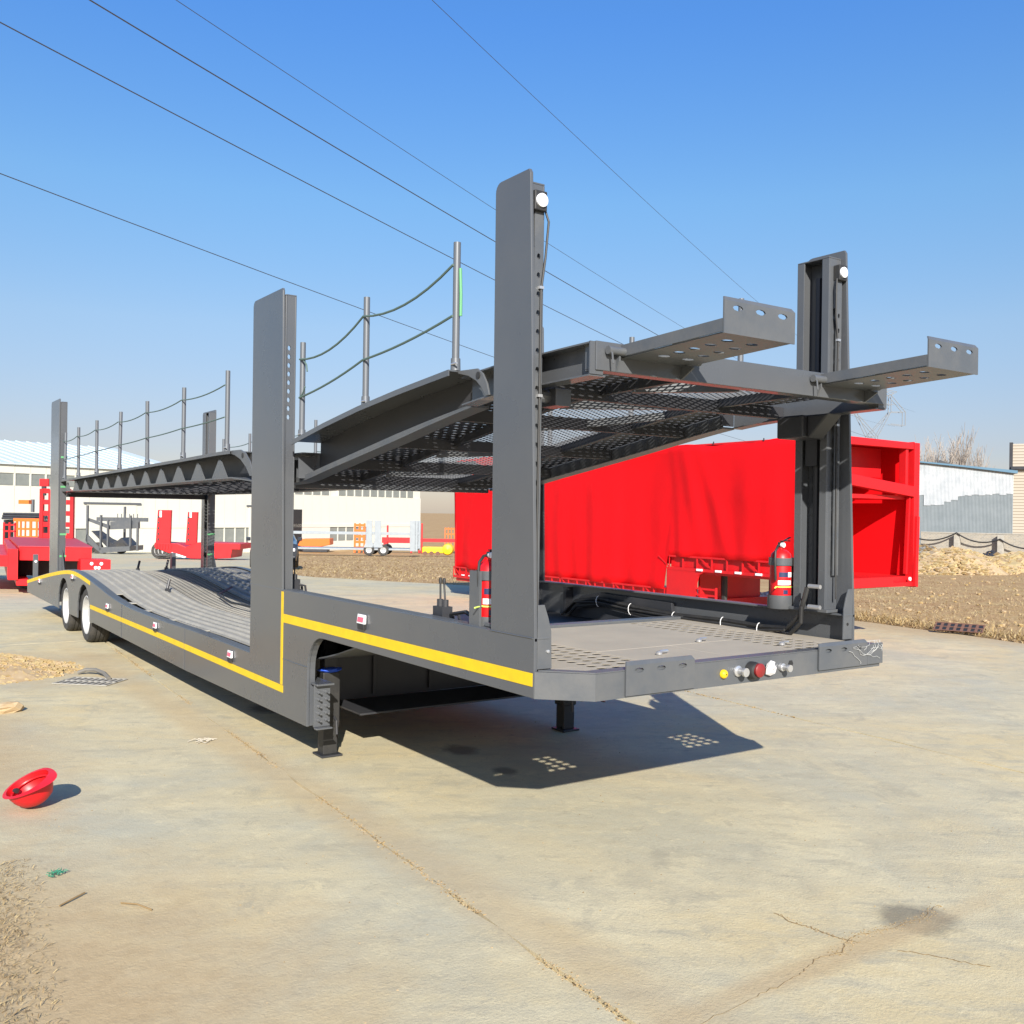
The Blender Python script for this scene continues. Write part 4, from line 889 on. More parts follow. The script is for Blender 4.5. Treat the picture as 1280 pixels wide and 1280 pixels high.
# generic little car carrier
def carrier(T_, m, kk, x0, x1, hmast, hdeck, hlow, masts, wheels, goose, depth=2.5):
    """x in metres local"""
    g = MB(); g.box(x0, x1, 0, .12, .45, hlow); g.box(x0, x1, depth-.12, depth, .45, hlow); g.box(x0, x1, .12, depth-.12, hlow-.1, hlow-.02); g.build('lower_frame', m, T_, bevel=.02)
    g = MB(); g.box(x0, x1, 0, .1, hdeck, hdeck+.18); g.box(x0, x1, depth-.1, depth, hdeck, hdeck+.18)
    n = int((x1-x0)/1.0)
    for i in range(n): xx = x0+(i+.5)*(x1-x0)/n; g.box(xx, xx+.08, .1, depth-.1, hdeck+.02, hdeck+.12)
    g.build('upper_deck', m, T_, bevel=.01)
    for a, wd in masts:
        for y in (-.02, depth-.08):
            MB().box(a, a+wd, y, y+.1, hlow-.2, hmast).build('mast', m, T_, bevel=.02)
    for a in wheels:
        for y in (-.03, depth-.25):
            t = MB().lathe([(.25, 0), (.42, .0), (.46, .04), (.46, .24), (.42, .28), (.25, .28)], (a, y, .46), 'Y', 22).build('wheel', TYRE, T_, smooth=True)
            MB().lathe([(.27, -.004), (.25, .02), (.1, .05), (0, .05)], (a, y, .46), 'Y', 16).build('rim', RIM, t, smooth=True)
    # gooseneck
    gx0, gx1 = goose
    g = MB(); g.box(gx0, gx1, 0, depth, hlow+.25, hlow+.55); g.build('gooseneck', m, T_, bevel=.02)
    MB().box((gx0+x0)/2-.1 if gx0 < x0 else x1, (gx0+x0)/2+.1 if gx0 < x0 else x1+.2, .3, .5, 0, hlow+.3).build('landing_leg', DARKM, T_)
WC = bgthing('white_car_carrier', 'white two axle car carrier trailer parked before the factory', 'trailer', 430, 694); k = S(430, 694)
xx = lambda p: (p-430)*k
carrier(WC, WPAINT, k, xx(352), xx(521), (694-650)*k, (694-668)*k, (694-685)*k, [(xx(342), .35), (xx(512), .5), (xx(518), .25)], [xx(461), xx(479)], (xx(338), xx(354)))
for a, b in ((457.5, 465), (468, 476)):
    g = MB(); g.prism([(xx(a-3), (694-684)*k), (xx(a), (694-676)*k), (xx(a), (694-650)*k), (xx(b), (694-650)*k), (xx(b), (694-676)*k), (xx(b+3), (694-684)*k)], 'Y', -.1, -.03); g.build('wide_mast', WPAINT, WC, bevel=.02)
OB = bgthing('orange_tipper_body', 'orange tub shaped body lying beyond the white car carrier', 'tub', 398, 690); k2 = S(398, 690)
g = MB(); g.prism([(-26*k2, 8*k2), (-22*k2, 16*k2), (14*k2, 17*k2), (14*k2, 9*k2), (0, 6*k2), (-20*k2, 6*k2)], 'Y', 0, 2.0); g.build('tub', ORANGE, OB, bevel=.05); MB().box(-20*k2, 10*k2, .3, 1.7, 0, 6*k2).build('stand', DARKM, OB)
OR = bgthing('orange_rack', 'tall orange openwork panel behind the white carrier wheels', 'panel', 449, 691); k2 = S(449, 691)
for a in (-7, -1, 5): MB().box(a*k2, (a+2.2)*k2, 0, .15, 0, 37*k2).build('upright', ORANGE, OR)
for z in (5, 12, 19, 26, 33): MB().box(-7*k2, 7*k2, .02, .13, z*k2, (z+3)*k2).build('rail', ORANGE, OR)
RS = bgthing('red_stake_rack', 'red steel stakes and beams behind the right end of the white carrier', 'frame', 505, 691); k2 = S(505, 691)
for a in (-22, 8, 18, 21): MB().box(a*k2, (a+2)*k2, 0, .2, 0, (37 if a > 5 else 34)*k2).build('stake', RED, RS)
MB().box(-28*k2, 8*k2, .1, .4, 12*k2, 19*k2).build('beam', RED, RS); MB().box(12*k2, 66*k2, .1, .4, 14*k2, 18*k2).build('beam', RED, RS); MB().box(-26*k2, -20*k2, 0, .3, 0, 14*k2).build('block', RED, RS)
MB().box(64*k2, 66*k2, .0, .2, 0, 37*k2).build('stake', RED, RS)
YM = bgthing('yellow_drum_machine', 'yellow drum shaped machine at the edge of the straw field', 'machine', 555, 695); k2 = S(555, 695)
g = MB(); g.lathe([(0, -1.0), (6*k2, -.9), (7.5*k2, -.5), (7.5*k2, .5), (6*k2, .9), (0, 1)], (4*k2, 1, 8*k2), 'Y', 20); g.build('drum', YELM, YM, smooth=True); MB().box(-28*k2, 0, .2, 1.6, 3*k2, 11*k2).build('bed', YELM, YM, bevel=.1)
for a in (-24, -16, -8): MB().lathe([(.0, 0), (2.6*k2, 0), (2.6*k2, .3), (0, .3)], (a*k2, .1, 3*k2), 'Y', 14).build('roller', RUST, YM)
OF = bgthing('orange_fence_stack', 'stack of orange lattice frames behind the yellow machine', 'frames', 562, 689); k2 = S(562, 689)
for a in range(-8, 10, 4): MB().box(a*k2, (a+1)*k2, 2, 2.1, 0, 29*k2).build('bar', ORANGE, OF)
for z in (4, 12, 20, 27): MB().box(-8*k2, 9*k2, 2.02, 2.09, z*k2, (z+1.5)*k2).build('rail', ORANGE, OF)

# grey car carrier far left
GC = bgthing('grey_car_carrier', 'small looking grey car carrier parked far off by the factory door', 'trailer', 138, 692, 0.0); k = S(138, 692); xx = lambda p: (p-138)*k
g = MB(); g.prism([(xx(108), (692-668)*k), (xx(128), (692-688)*k), (xx(132), (692-692)*k), (xx(126), (692-692)*k), (xx(106), (692-676)*k)], 'Y', 0, .15); g.prism([(xx(130), (692-684)*k), (xx(166), (692-682)*k), (xx(166), (692-688)*k), (xx(130), (692-691)*k)], 'Y', -.6, 2.0); g.build('lower_frame', GREY2, GC)
g = MB(); g.prism([(xx(112), (692-664)*k), (xx(126), (692-674)*k), (xx(140), (692-680)*k), (xx(150), (692-672)*k), (xx(160), (692-682)*k), (xx(132), (692-684)*k)], 'Y', .2, 2.0); g.build('deck_hump', DARKM, GC)
for a, t in ((108, 632), (125, 644), (134, 650), (141, 633), (162, 644), (171, 652)): MB().box(xx(a-1), xx(a+1), 0 if a != 141 else 2, .2 if a != 141 else 2.2, (692-688)*k, (692-t)*k).build('mast', GREY2, GC)
g = MB(); g.prism([(xx(135), (692-662)*k), (xx(172), (692-660)*k), (xx(172), (692-650)*k), (xx(135), (692-652)*k)], 'Y', .3, .4); g.prism([(xx(108), (692-652)*k), (xx(135), (692-662)*k), (xx(135), (692-657)*k), (xx(108), (692-648)*k)], 'Y', .3, .4); g.box(xx(106), xx(172), 1.9, 2.0, (692-652)*k, (692-647)*k); g.build('upper_deck', GREY2, GC)
for a in range(144, 172, 5): MB().cyl((xx(a), .35, (692-650)*k), (xx(a), .35, (692-642)*k), .03, n=6).build('guard_post', GREY2, GC)
for a in (112, 120, 150): MB().lathe([(0, 0), (.4, 0), (.4, .25), (0, .25)], (xx(a), .1, .4), 'Y', 16).build('wheel', TYRE, GC, smooth=True)
# red low-bed in the middle distance with two raised ramps
L2 = bgthing('red_lowbed', 'red low bed trailer with two tall red ramps standing upright', 'trailer', 240, 699); k = S(240, 699); xx = lambda p: (p-240)*k; zz = lambda p: (699-p)*k
for a, b, t in ((195.5, 213, 638), (233, 246, 640)):
    g = MB(); g.prism([(xx(a-1.5), zz(681)), (xx(b-1), zz(681)), (xx(b), zz(t)), (xx(a+1), zz(t))], 'Y', 0, .22); r_ = g.build('ramp', RED, L2, bevel=.02)
    for j in range(5): MB().box(xx(a+1.2), xx(a+3.2), -.03, -.002, zz(676-j*7), zz(673.5-j*7)).build('ramp_hole', DARKM, r_)
    MB().box(xx(a+3.5), xx(a+6), -.03, -.002, zz(647), zz(639)).build('white_mark', WHITE, r_)
g = MB(); g.prism([(xx(193), zz(685)), (xx(193), zz(679)), (xx(222), zz(680)), (xx(232), zz(684)), (xx(246), zz(678)), (xx(300), zz(679)), (xx(300), zz(686)), (xx(290), zz(686)), (xx(288), zz(697)), (xx(262), zz(698)), (xx(238), zz(698)), (xx(212), zz(692))], 'Y', -.02, 2.3); g.build('frame', RED, L2, bevel=.02)
MB().prism([(xx(214), zz(693)), (xx(231), zz(697.5)), (xx(233), zz(696)), (xx(215), zz(690.5))], 'Y', -.06, -.03).build('white_stripe', WHITE, L2)
for a in (198, 202.5, 207):
    t = MB().lathe([(.25, 0), (.42, 0), (.45, .05), (.45, .25), (.25, .28)], (xx(a), .05, .45), 'Y', 20).build('wheel', TYRE, L2, smooth=True); MB().lathe([(.27, -.003), (.2, .03), (0, .04)], (xx(a), .05, .45), 'Y', 16).build('rim', RIM, t)
for j in range(6): MB().box(xx(195+j*3.5), xx(196.5+j*3.5), -.06, -.025, zz(687), zz(681)).build('side_rib', RED, L2)
MB().box(xx(262), xx(266), .5, .7, 0, zz(686)).build('landing_leg', DARKM, L2)
# white truck frames by the factory door
WT_ = bgthing('white_steel_gantry', 'white lattice steelwork standing by the dark factory doorway', 'steelwork', 306, 684); k = S(306, 684)
for a in (-8, -2, 5): MB().box(a*k, (a+2)*k, 0, .2, 0, (34 if a > -8 else 30)*k).build('upright', WPAINT, WT_)
for z in (6, 16, 26): MB().box(-8*k, 7*k, .03, .17, z*k, (z+1.5)*k).build('rail', WPAINT, WT_)
MB().bar((-1*k, .1, 7*k), (6*k, .1, 17*k), .1, .15).build('brace', WPAINT, WT_); MB().bar((-1*k, .1, 26*k), (6*k, .1, 17*k), .1, .15).build('brace', WPAINT, WT_); MB().box(-16*k, 8*k, -.1, .6, 0, 4*k).build('base', DARKM, WT_)

# dark SUV behind the middle mast
SV = bgthing('parked_suv', 'dark blue SUV mostly hidden behind the middle mast', 'car', 343, 711, 0.25); kk = S(343, 711)
sec = [(-.0, .38, .80, .85), (.12, .30, .98, .90), (1.0, .28, 1.05, .92), (1.35, .28, 1.10, .92), (2.0, .28, 1.66, .74), (3.4, .28, 1.68, .74), (4.2, .28, 1.20, .9), (4.5, .35, .95, .86)]
g = MB(); R_ = []
for y, z0, z1, hw in sec: R_.append([(-hw*.95, y, z0), (-hw-.01 if z1 < 1.3 else -.92, y, .7), (-hw*.98 if z1 < 1.3 else -.90, y, min(z1-.04, 1.08)), (-hw*.82, y, z1), (hw*.82, y, z1), (hw*.98 if z1 < 1.3 else .90, y, min(z1-.04, 1.08)), (hw+.01 if z1 < 1.3 else .92, y, .7), (hw*.95, y, z0)])
g.rings(R_); g.build('body', CARM, SV, smooth=True)
g = MB(); g.add([(-.70, 1.385, 1.17), (.70, 1.385, 1.17), (.60, 1.93, 1.62), (-.60, 1.93, 1.62)], [(0,1,2,3)]); g.build('windscreen', CGLASS, SV)
for s_ in (-1, 1):
    MB().box(s_*.62-.16, s_*.62+.16, -.02, .1, .68, .80).build('headlight', LENS, SV, bevel=.02); MB().box(min(s_*.93, s_*1.1), max(s_*.93, s_*1.1), 1.35, 1.5, 1.05, 1.2).build('mirror', CARM, SV, bevel=.03)
    for y in (.85, 3.6):
        t = MB().lathe([(.2, 0), (.33, .0), (.36, .04), (.36, .2), (.33, .24), (.2, .24)], (s_*.82-.12, y, .36), 'X', 20).build('wheel', TYRE, SV, smooth=True)
MB().box(-.5, .5, -.03, .02, .5, .72).build('grille', BLACK, SV, bevel=.02); MB().box(-.8, .8, -.05, .05, .36, .5).build('bumper', DARKM, SV, bevel=.03)

# white factory
pL = CAM+_r*(-38.5-14)+Vector((_d.x, _d.y, 0))*(73.6-21); pR = CAM+_r*(-10.75)+Vector((_d.x, _d.y, 0))*115.0
pL.z = pR.z = -2.5; fl = (pR-pL).length; ang = math.atan2(pR.y-pL.y, pR.x-pL.x)
FB = thing('factory_building', 'long white sheet clad factory hall with window strips and pale blue roof', 'building', pL, ang)
np_ = int(fl/1.25); pw = fl/np_; FH = 7.5
MB().box(0, fl, .12, 24, 0, FH-.05).build('wall_core', FWHITE, FB)
proto = MB(); proto.box(.012, pw-.012, 0, .12, 2.95, 5.9); pa = proto.build('wall_panel', FWHITE, FB); pa.location = (0, 0, 0)
pb = MB().box(.012, pw-.012, 0, .12, 6.85, FH).build('wall_panel', FWHITE, FB)
pc = MB().box(.012, pw-.012, -.02, .10, 0, 1.15).build('plinth_panel', FWHITE, FB)
win = MB(); win.box(.06, pw-.06, .06, .09, 5.95, 6.8); wa = win.build('window', GLASS, FB)
wlow = MB().box(.06, pw-.06, .05, .09, 1.2, 2.6).build('window', GLASS, FB)
mul = MB(); mul.box(-.06, .06, -.01, .11, 5.9, 6.85); ma = mul.build('mullion', FWHITE, FB)
mlow = MB().box(-.06, .06, -.01, .11, 1.15, 2.95).build('mullion', FWHITE, FB)
for i in range(1, np_):
    for src in (pa, pb, ma): share(src, (i*pw, 0, 0), FB)
    if i % 11 != 4: share(wa, (i*pw, 0, 0), FB)
    share(mlow, (i*pw, 0, 0), FB)
    if (i//6) % 2 == 0 and i % 6 != 5: share(wlow, (i*pw, 0, 0), FB); share(pc, (i*pw, 0, 0), FB)
    else: share(pc, (i*pw, 0, 0), FB, scl=(1, 1, 2.5))
MB().box(0, fl, -.06, .02, 2.6, 2.95).build('transom_rail', FWHITE, FB); MB().box(0, fl, -.12, .11, FH, FH+.12).build('eave_gutter', SHEDG, FB)
for xq in (fl*.655, fl*.43): MB().box(xq, xq+4.6, -.05, .0, 0, 4.6).build('sliding_door', FWHITE, FB); MB().box(xq-.3, xq+5, -.12, -.0, 4.6, 4.75).build('door_rail', GALV, FB)
MB().box(fl*.672+3.4, fl*.672+5.6, -.06, -.01, 0, 4.4).build('dark_doorway', BLACK, FB)
g = MB(); 
rid = 12
g.prism([(-.2, FH+.1), (rid, FH+2.6), (24.2, FH+.1), (24.2, FH), (rid, FH+2.45), (-.2, FH)], 'X', -.1, fl*.57); rf = g.build('roof', ROOFM, FB)
for i in range(0, int(fl*.57/1.0)): MB().box(0, .06, 0, .01, 0, .01) if False else None
rib = MB(); rib.rings([[(0, -.2, FH+.1), (.08, -.2, FH+.1), (.08, -.2, FH+.17), (0, -.2, FH+.17)], [(0, rid, FH+2.6), (.08, rid, FH+2.6), (.08, rid, FH+2.67), (0, rid, FH+2.67)]]); ro = rib.build('roof_rib', ROOFM, rf)
for i in range(1, int(fl*.57)): share(ro, (i*1.0, 0, 0), rf)

# ------------------------------------------------------------------ background, right
# shed
pS = gp(1148, 694); pS = ls((1146-640)/F*80, 80.0); pS2 = ls((1266-640)/F*78, 78.0)
k = 79/F
sang = math.atan2(pS2.y-pS.y, pS2.x-pS.x); slen = (pS2-pS).xy.length
SH = thing('metal_shed', 'white and grey corrugated metal shed with blue roof edge behind the wall', 'shed', pS, sang)
n = 14; pw = slen/n; eave = lambda x: 7.62-0.75*max(0, (x/slen))
low = [4.75, 4.0, 3.95, 4.0, 4.3, 4.35, 4.75, 4.8, 4.8, 4.85, 4.85, 4.9, 4.9, 4.9]
MB().prism([(0.02, 0), (slen-.02, 0), (slen-.02, eave(slen)-.1), (0.02, eave(0)-.1)], 'Y', .12, 9).build('shed_core', SHEDG, SH)
for i in range(n):
    x = i*pw; zl = low[i]+.1
    for (z0, z1, m, nm, y) in ((zl, None, SHEDW, 'white_panel', -.05), (0, zl+.1, SHEDG, 'grey_panel', 0.0)):
        g = MB(); nr = 5; pts = []
        for r_ in range(nr*4+1): t = r_/(nr*4); pts.append((x+pw*t, y-(.035 if (r_ % 4) in (1, 2) else 0)))
        tz = lambda xx_: (eave(xx_)-.05 if z1 is None else z1)
        V = [(a, b, z0+(.06*math.sin(i*3+a*2) if m is SHEDW else 0)) for a, b in pts]+[(a, b, tz(a)) for a, b in pts]; L_ = len(pts)
        g.add(V, [(j, j+1, L_+j+1, L_+j) for j in range(L_-1)]); o = g.build(nm, m, SH); md = o.modifiers.new('s', 'SOLIDIFY'); md.thickness = .01
g = MB(); g.prism([(-.15, eave(0)+.06), (slen+.25, eave(slen)+.02), (slen+.25, eave(slen)-.22), (slen*.5, eave(slen*.5)-.1), (-.15, eave(0)-.05)], 'Y', -.35, 9.2); g.build('roof_edge', SHEDB, SH)
g = MB(); g.prism([(slen*.22, eave(slen*.22)+.06), (slen*.24, eave(slen*.24)+.32), (slen*.36, eave(slen*.36)+.06)], 'Y', 0, .4); g.build('roof_flap', DARKM, SH)
# siding house at the right edge
pH = ls((1265-640)/F*79, 79.0); HS = thing('siding_house', 'beige horizontally clad house at the right edge of the picture', 'house', pH, RZ-.50)
MB().box(0, 12, 0, 8, 0, 7.2).build('wall', SIDING, HS); MB().box(-.25, .0, -.1, 8, 6.9, 9.2).build('gable_trim', DARKM, HS); MB().box(0, 12, .2, 8, 7.2, 9.1).build('upper_wall', SIDING, HS); MB().box(-.1, 12, -.3, .2, 7.0, 7.25).build('roof_edge', DARKM, HS)
g = MB(); g.box(.6, 1.6, -.05, -.01, .2, 1.6); w_ = g.build('window', GLASS, HS); MB().box(.5, 1.7, -.07, -.02, 0.08, .2).build('sill', WPAINT, HS)
# yard wall with posts and a sagging cable
p0 = ls((1132-640)/F*79.0, 76.0); p1 = ls((1330-640)/F*70, 70.0); wl = (p1-p0).xy.length; wz = min(p0.z, p1.z)
YW = thing('yard_wall', 'low weathered brick yard wall with pillars running across the dirt field', 'wall', (p0.x, p0.y, wz-.1), math.atan2(p1.y-p0.y, p1.x-p0.x))
def wxs(px): return wl*(px-1132)/(1330-1132)
MB().box(0, wl, 0, .24, 0, 1.9).build('wall_face', BRICKW, YW); MB().box(0, wl, -.03, .27, 1.9, 1.98).build('coping', CONPOST, YW)
for pxx in (1187, 1248, 1310): MB().box(wxs(pxx)-.2, wxs(pxx)+.2, -.5, -.1, -.4, 1.85).build('pillar', CONPOST, YW, bevel=.02)
CB = [(wxs(1120), 1.65), (wxs(1187), 1.95), (wxs(1248), 1.55), (wxs(1310), 1.2)]
cbl = thing('sagging_cable', 'black cable sagging between the pillars of the yard wall', 'cable', (p0.x, p0.y, wz-.1), math.atan2(p1.y-p0.y, p1.x-p0.x)); 
g = MB(); pts = []
for (a, za), (b, zb) in zip(CB, CB[1:]):
    for i in range(10): t = i/10; pts.append((a+(b-a)*t, -.55, za+(zb-za)*t-.45*4*t*(1-t)))
g.tube(pts, .06, 6); g.build('cable', BLACK, cbl, smooth=True)
# pylon
pP = ls((1104-640)/F*210, 210.0); pP.z = -3; PY = thing('power_pylon', 'pale lattice electricity pylon far behind the red trailer', 'pylon', pP, RZ); kp = 210/F
zz = lambda py: (648-py)*kp+1.87+3
def PX(px): return (px-1104)*kp
g = MB()
def B(a, b, w_=.13): g.bar((PX(a[0]), 0, zz(a[1])), (PX(b[0]), 0, zz(b[1])), w_, w_); g.bar((PX(a[0]), 1.6, zz(a[1])), (PX(b[0]), 1.6, zz(b[1])), w_, w_)
for a, b in (((1081, 660), (1084, 546)), ((1098, 660), (1096, 546)), ((1084, 546), (1096, 546)), ((1084, 546), (1070, 518)), ((1096, 546), (1112, 515)), ((1084, 546), (1112, 515)), ((1096, 546), (1070, 518)), ((1070, 518), (1072, 498)), ((1112, 515), (1112, 494)), ((1112, 515), (1130, 515)), ((1130, 515), (1130, 532)), ((1112, 494), (1130, 515)), ((1072, 498), (1112, 494)), ((1112, 530), (1130, 532)), ((1072, 498), (1090, 484)), ((1112, 494), (1096, 484)), ((1083, 580), (1097, 560)), ((1082, 560), (1097, 580)), ((1082, 600), (1097, 580)), ((1104, 505), (1116, 506)), ((1070, 518), (1060, 520)), ((1060, 520), (1072, 498)), ((1090, 484), (1119, 490)), ((1119, 490), (1112, 494))): B(a, b)
g.build('lattice', LATT, PY)
# bare trees behind the shed
def bare_tree(px, s_, h, i, lab):
    p = ls((px-640)/F*s_, s_); t = thing('bare_tree', lab, 'tree', p, random.uniform(0, 6), 'leafless trees beyond the metal shed'); rr = random.Random(i)
    g = MB(); g.tube([(0, 0, 0), (.1, 0, h*.4), (.05, .1, h*.75)], [.16, .10, .04], 6); g.build('trunk', BARK, t)
    g = MB()
    for k_ in range(95):
        z0 = h*rr.uniform(.25, .72); a = rr.uniform(0, 6.28); l_ = h*rr.uniform(.15, .38); sp = rr.uniform(.15, .5)
        b = Vector((math.cos(a)*l_*sp, math.sin(a)*l_*sp, l_)); o_ = Vector((.08, .03, z0))
        g.tube([o_, o_+b*.5+Vector((rr.uniform(-.1, .1), 0, 0)), o_+b], [.04, .028, .014], 4)
        for q_ in range(3):
            c = o_+b*rr.uniform(.3, .8); d = Vector((rr.uniform(-.5, .5), rr.uniform(-.5, .5), rr.uniform(.6, 1.4))); g.tube([c, c+d], [.02, .012], 3)
    g.build('crown', BARK, t)
for i, (px, s_, h, lab) in enumerate(((1136, 118, 11.2, 'slim leafless tree just right of the pylon, leftmost of its row'), (1152, 112, 12.0, 'leafless tree rising over the left end of the shed roof'), (1168, 115, 12.4, 'leafless tree over the shed roof left of the tallest one'), (1186, 110, 12.2, 'leafless tree behind the dark flap on the shed roof'), (1203, 112, 13.2, 'tallest leafless tree behind the shed'), (1222, 114, 12.0, 'rightmost leafless tree above the sloping shed roof'))): bare_tree(px, s_, h, i, lab)

# ------------------------------------------------------------------ overhead wires, all running the same way
az = YAW+math.atan((1272-640)/F); WD = Vector((math.sin(az), math.cos(az), 0)); WN = Vector((-math.cos(az), math.sin(az), 0))
WL = ['lowest overhead wire, crossing the left of the sky', 'second lowest overhead wire starting at the left edge', 'thick overhead wire entering through the top left', 'thin overhead wire between the thick one and the far right one', 'steepest overhead wire, nearest the right']
for lab, (px, py), h, th in zip(WL, ((0, 217), (0, 28), (112, 0), (220, 0), (540, 0)), (7.5, 9.5, 10.5, 14, 17), (.009, .011, .013, .009, .009)):
    v = _d+(px-640)/F*_r2-(py-640)/F*_u2; P = CAM+v*((h-CAM.z)/v.z); g = MB()
    pts = []
    for i in range(41):
        t = -30+i*4.6; pts.append(P+WD*t+Vector((0, 0, .00035*((t-50)**2)-.00035*2500)))
    g.tube(pts, th, 5); tag(g.build('overhead_wire', WIREM, smooth=True), lab, 'wire', 'overhead wires')

# ------------------------------------------------------------------ small things on the ground
# upturned red hard hat
HH = thing('safety_helmet', 'red safety helmet lying upside down on the concrete', 'helmet', (-1.70, 2.93, .0), .25)
g = MB(); Rr = []; n = 32
def ringh(r, z, ex=1.22): return [(r*ex*math.cos(2*PI*k/n), r*math.sin(2*PI*k/n), z) for k in range(n)]
for r, z in ((.012, .002), (.05, .008), (.085, .03), (.105, .065), (.115, .10), (.12, .135)): Rr.append(ringh(r, z))
Rr.append([((.135+.055*max(0, math.cos(2*PI*k/n))**3)*1.22*math.cos(2*PI*k/n), .138*math.sin(2*PI*k/n), .142-.012*max(0, math.cos(2*PI*k/n))) for k in range(n)])
Rr.append(ringh(.116, .143)); 
for r, z in ((.111, .10), (.10, .068), (.08, .036), (.045, .015), (.01, .008)): Rr.append(ringh(r, z))
g.rings(Rr); sh = g.build('shell', RED, HH, smooth=True)
g = MB(); g.tube([(.10*1.2*math.cos(2*PI*k/20), .10*math.sin(2*PI*k/20), .115) for k in range(21)], .007, 6); g.build('head_band', RED, HH, smooth=True)
g = MB(); g.lathe([(.016, 0), (.016, .02), (0, .022)], (-.115, -.02, .115), 'X', 12); g.build('ratchet_knob', BLACK, HH)
HH.rotation_euler = (math.radians(27), math.radians(-14), math.radians(-62)); HH.location = (-1.745, 2.70, .033); HH.scale = (1.05,)*3
# drain grates
def grate(name, label, loc, rz, nx, ny, L_, W_, m):
    t = thing(name, label, 'grate', loc, rz); g = MB(); g.box(0, L_, 0, .02, 0, .007); g.box(0, L_, W_-.02, W_, 0, .007); g.box(0, L_, W_/2-.012, W_/2+.012, 0, .007); g.box(0, .02, .02, W_-.02, .0, .007); g.box(L_-.02, L_, .02, W_-.02, 0, .007); g.build('frame', m, t)
    b = MB().box(-.5*L_/nx*.42, .5*L_/nx*.42, .0205, W_-.0205, 0, .006).build('grate_bar', m, t); b.location = (L_/nx, 0, 0)
    for i in range(2, nx): share(b, (L_*i/nx, 0, 0), t)
    MB().box(.005, L_-.005, .005, W_-.005, -.004, .0005).build('pit', BLACK, t)
    return t
grate('drain_grate', 'slotted drain grate in the concrete beside the gravel heap', (-.93, 7.25, .004), -.75, 9, 2, .62, .42, CONPOST)
g2 = grate('drain_grate', 'rusty slotted drain grate at the edge of the dirt field', (12.2, 5.45, .03), -1.2, 7, 2, .75, .3, RUST); g2.rotation_euler.x = .35
g = MB(); g.tube([(-.58, 7.75, .02), (-.5, 7.72, .05), (-.42, 7.6, .06), (-.38, 7.4, .05), (-.37, 7.2, .02)], .022, 7); tag(g.build('rag_hose', mat('grey rubber hose', (.16, .15, .13), .8), smooth=True), 'grey bent hose piece lying over the drain grate', 'hose')
g = MB(); g.blob((-1.52, 5.92, .04), .11, (1.5, .8, .5), random.Random(2), 7, 5); tag(g.build('broken_brick', CHIP), 'broken tan brick lying on the concrete near the left edge', 'brick')

def mound(name, cx, cy, rx, ry, h, n, rs, mats, label, cat, seed, z0=None, kind='stuff'):
    rr = random.Random(seed); g = MB()
    zb = ground_z(cx, cy) if z0 is None else z0
    V = []; N = 20; M_ = 7
    for j in range(M_+1):
        t = j/M_
        for k in range(N): a = 2*PI*k/N; q_ = (1-t)*(1+.2*(vnoise(math.cos(a)*2+5, math.sin(a)*2+seed)-.5)); V.append((cx+rx*q_*math.cos(a), cy+ry*q_*math.sin(a), zb-.03+h*(1-(1-t)**1.6)*(1+.25*(vnoise(a*3, t*4+seed)-.5))))
    g.add(V, [(j*N+k, j*N+(k+1) % N, (j+1)*N+(k+1) % N, (j+1)*N+k) for j in range(M_) for k in range(N)])
    for i in range(n):
        a = rr.uniform(0, 2*PI); t = rr.random()**.6; q_ = t*1.02; g.cur = rr.randrange(len(mats)); r_ = rr.uniform(*rs)
        g.blob((cx+rx*q_*math.cos(a), cy+ry*q_*math.sin(a), zb-.02+h*(1-q_**1.6)*.95 if q_ < 1 else zb), r_, (rr.uniform(.8, 1.5), rr.uniform(.7, 1.3), rr.uniform(.5, .9)), rr, 4, 3)
    o = g.build(name, mats, recalc=False); tag(o, label, cat, kind=kind); return o
mound('gravel_heap', -1.75, 8.35, 1.3, .9, .27, 3200, (.012, .036), [CHIP, STRAW1, STRAW3], 'tan gravel heap on the concrete at the left edge', 'gravel', 21)
mound('rubble_heap', 12.6, 9.3, 1.6, .9, .32, 400, (.05, .16), [STONE, STONE, CHIP], 'pale stone rubble heap under the open end of the red trailer', 'rubble', 22)
pm = gp(1190, 714); mound('straw_heap', pm.x, pm.y, 3.4, 2.2, 1.0, 1200, (.05, .16), [CHIP, STRAW1, STRAW3], 'straw coloured soil heap before the yard wall', 'heap', 23)
pm = gp(1275, 712); mound('straw_heap', pm.x, pm.y, 3.0, 1.8, .8, 900, (.05, .18), [STRAW1, STRAW3, CHIP], 'pale straw heap at the right edge before the yard wall', 'heap', 24)
pm = gp(1240, 706); mound('dark_rubble', pm.x, pm.y, 1.2, .9, .7, 200, (.08, .2), [DARKM, STRAW2], 'dark rubble heap at the foot of the right hand pillar', 'heap', 25)
pm = gp(1155, 697); mound('dark_rubble', pm.x, pm.y, 2.2, 1.2, .9, 200, (.08, .22), [mat('grey rubble', (.2, .19, .17), .9), STRAW2], 'grey rubble heap by the wall beside the red trailer end', 'heap', 26)

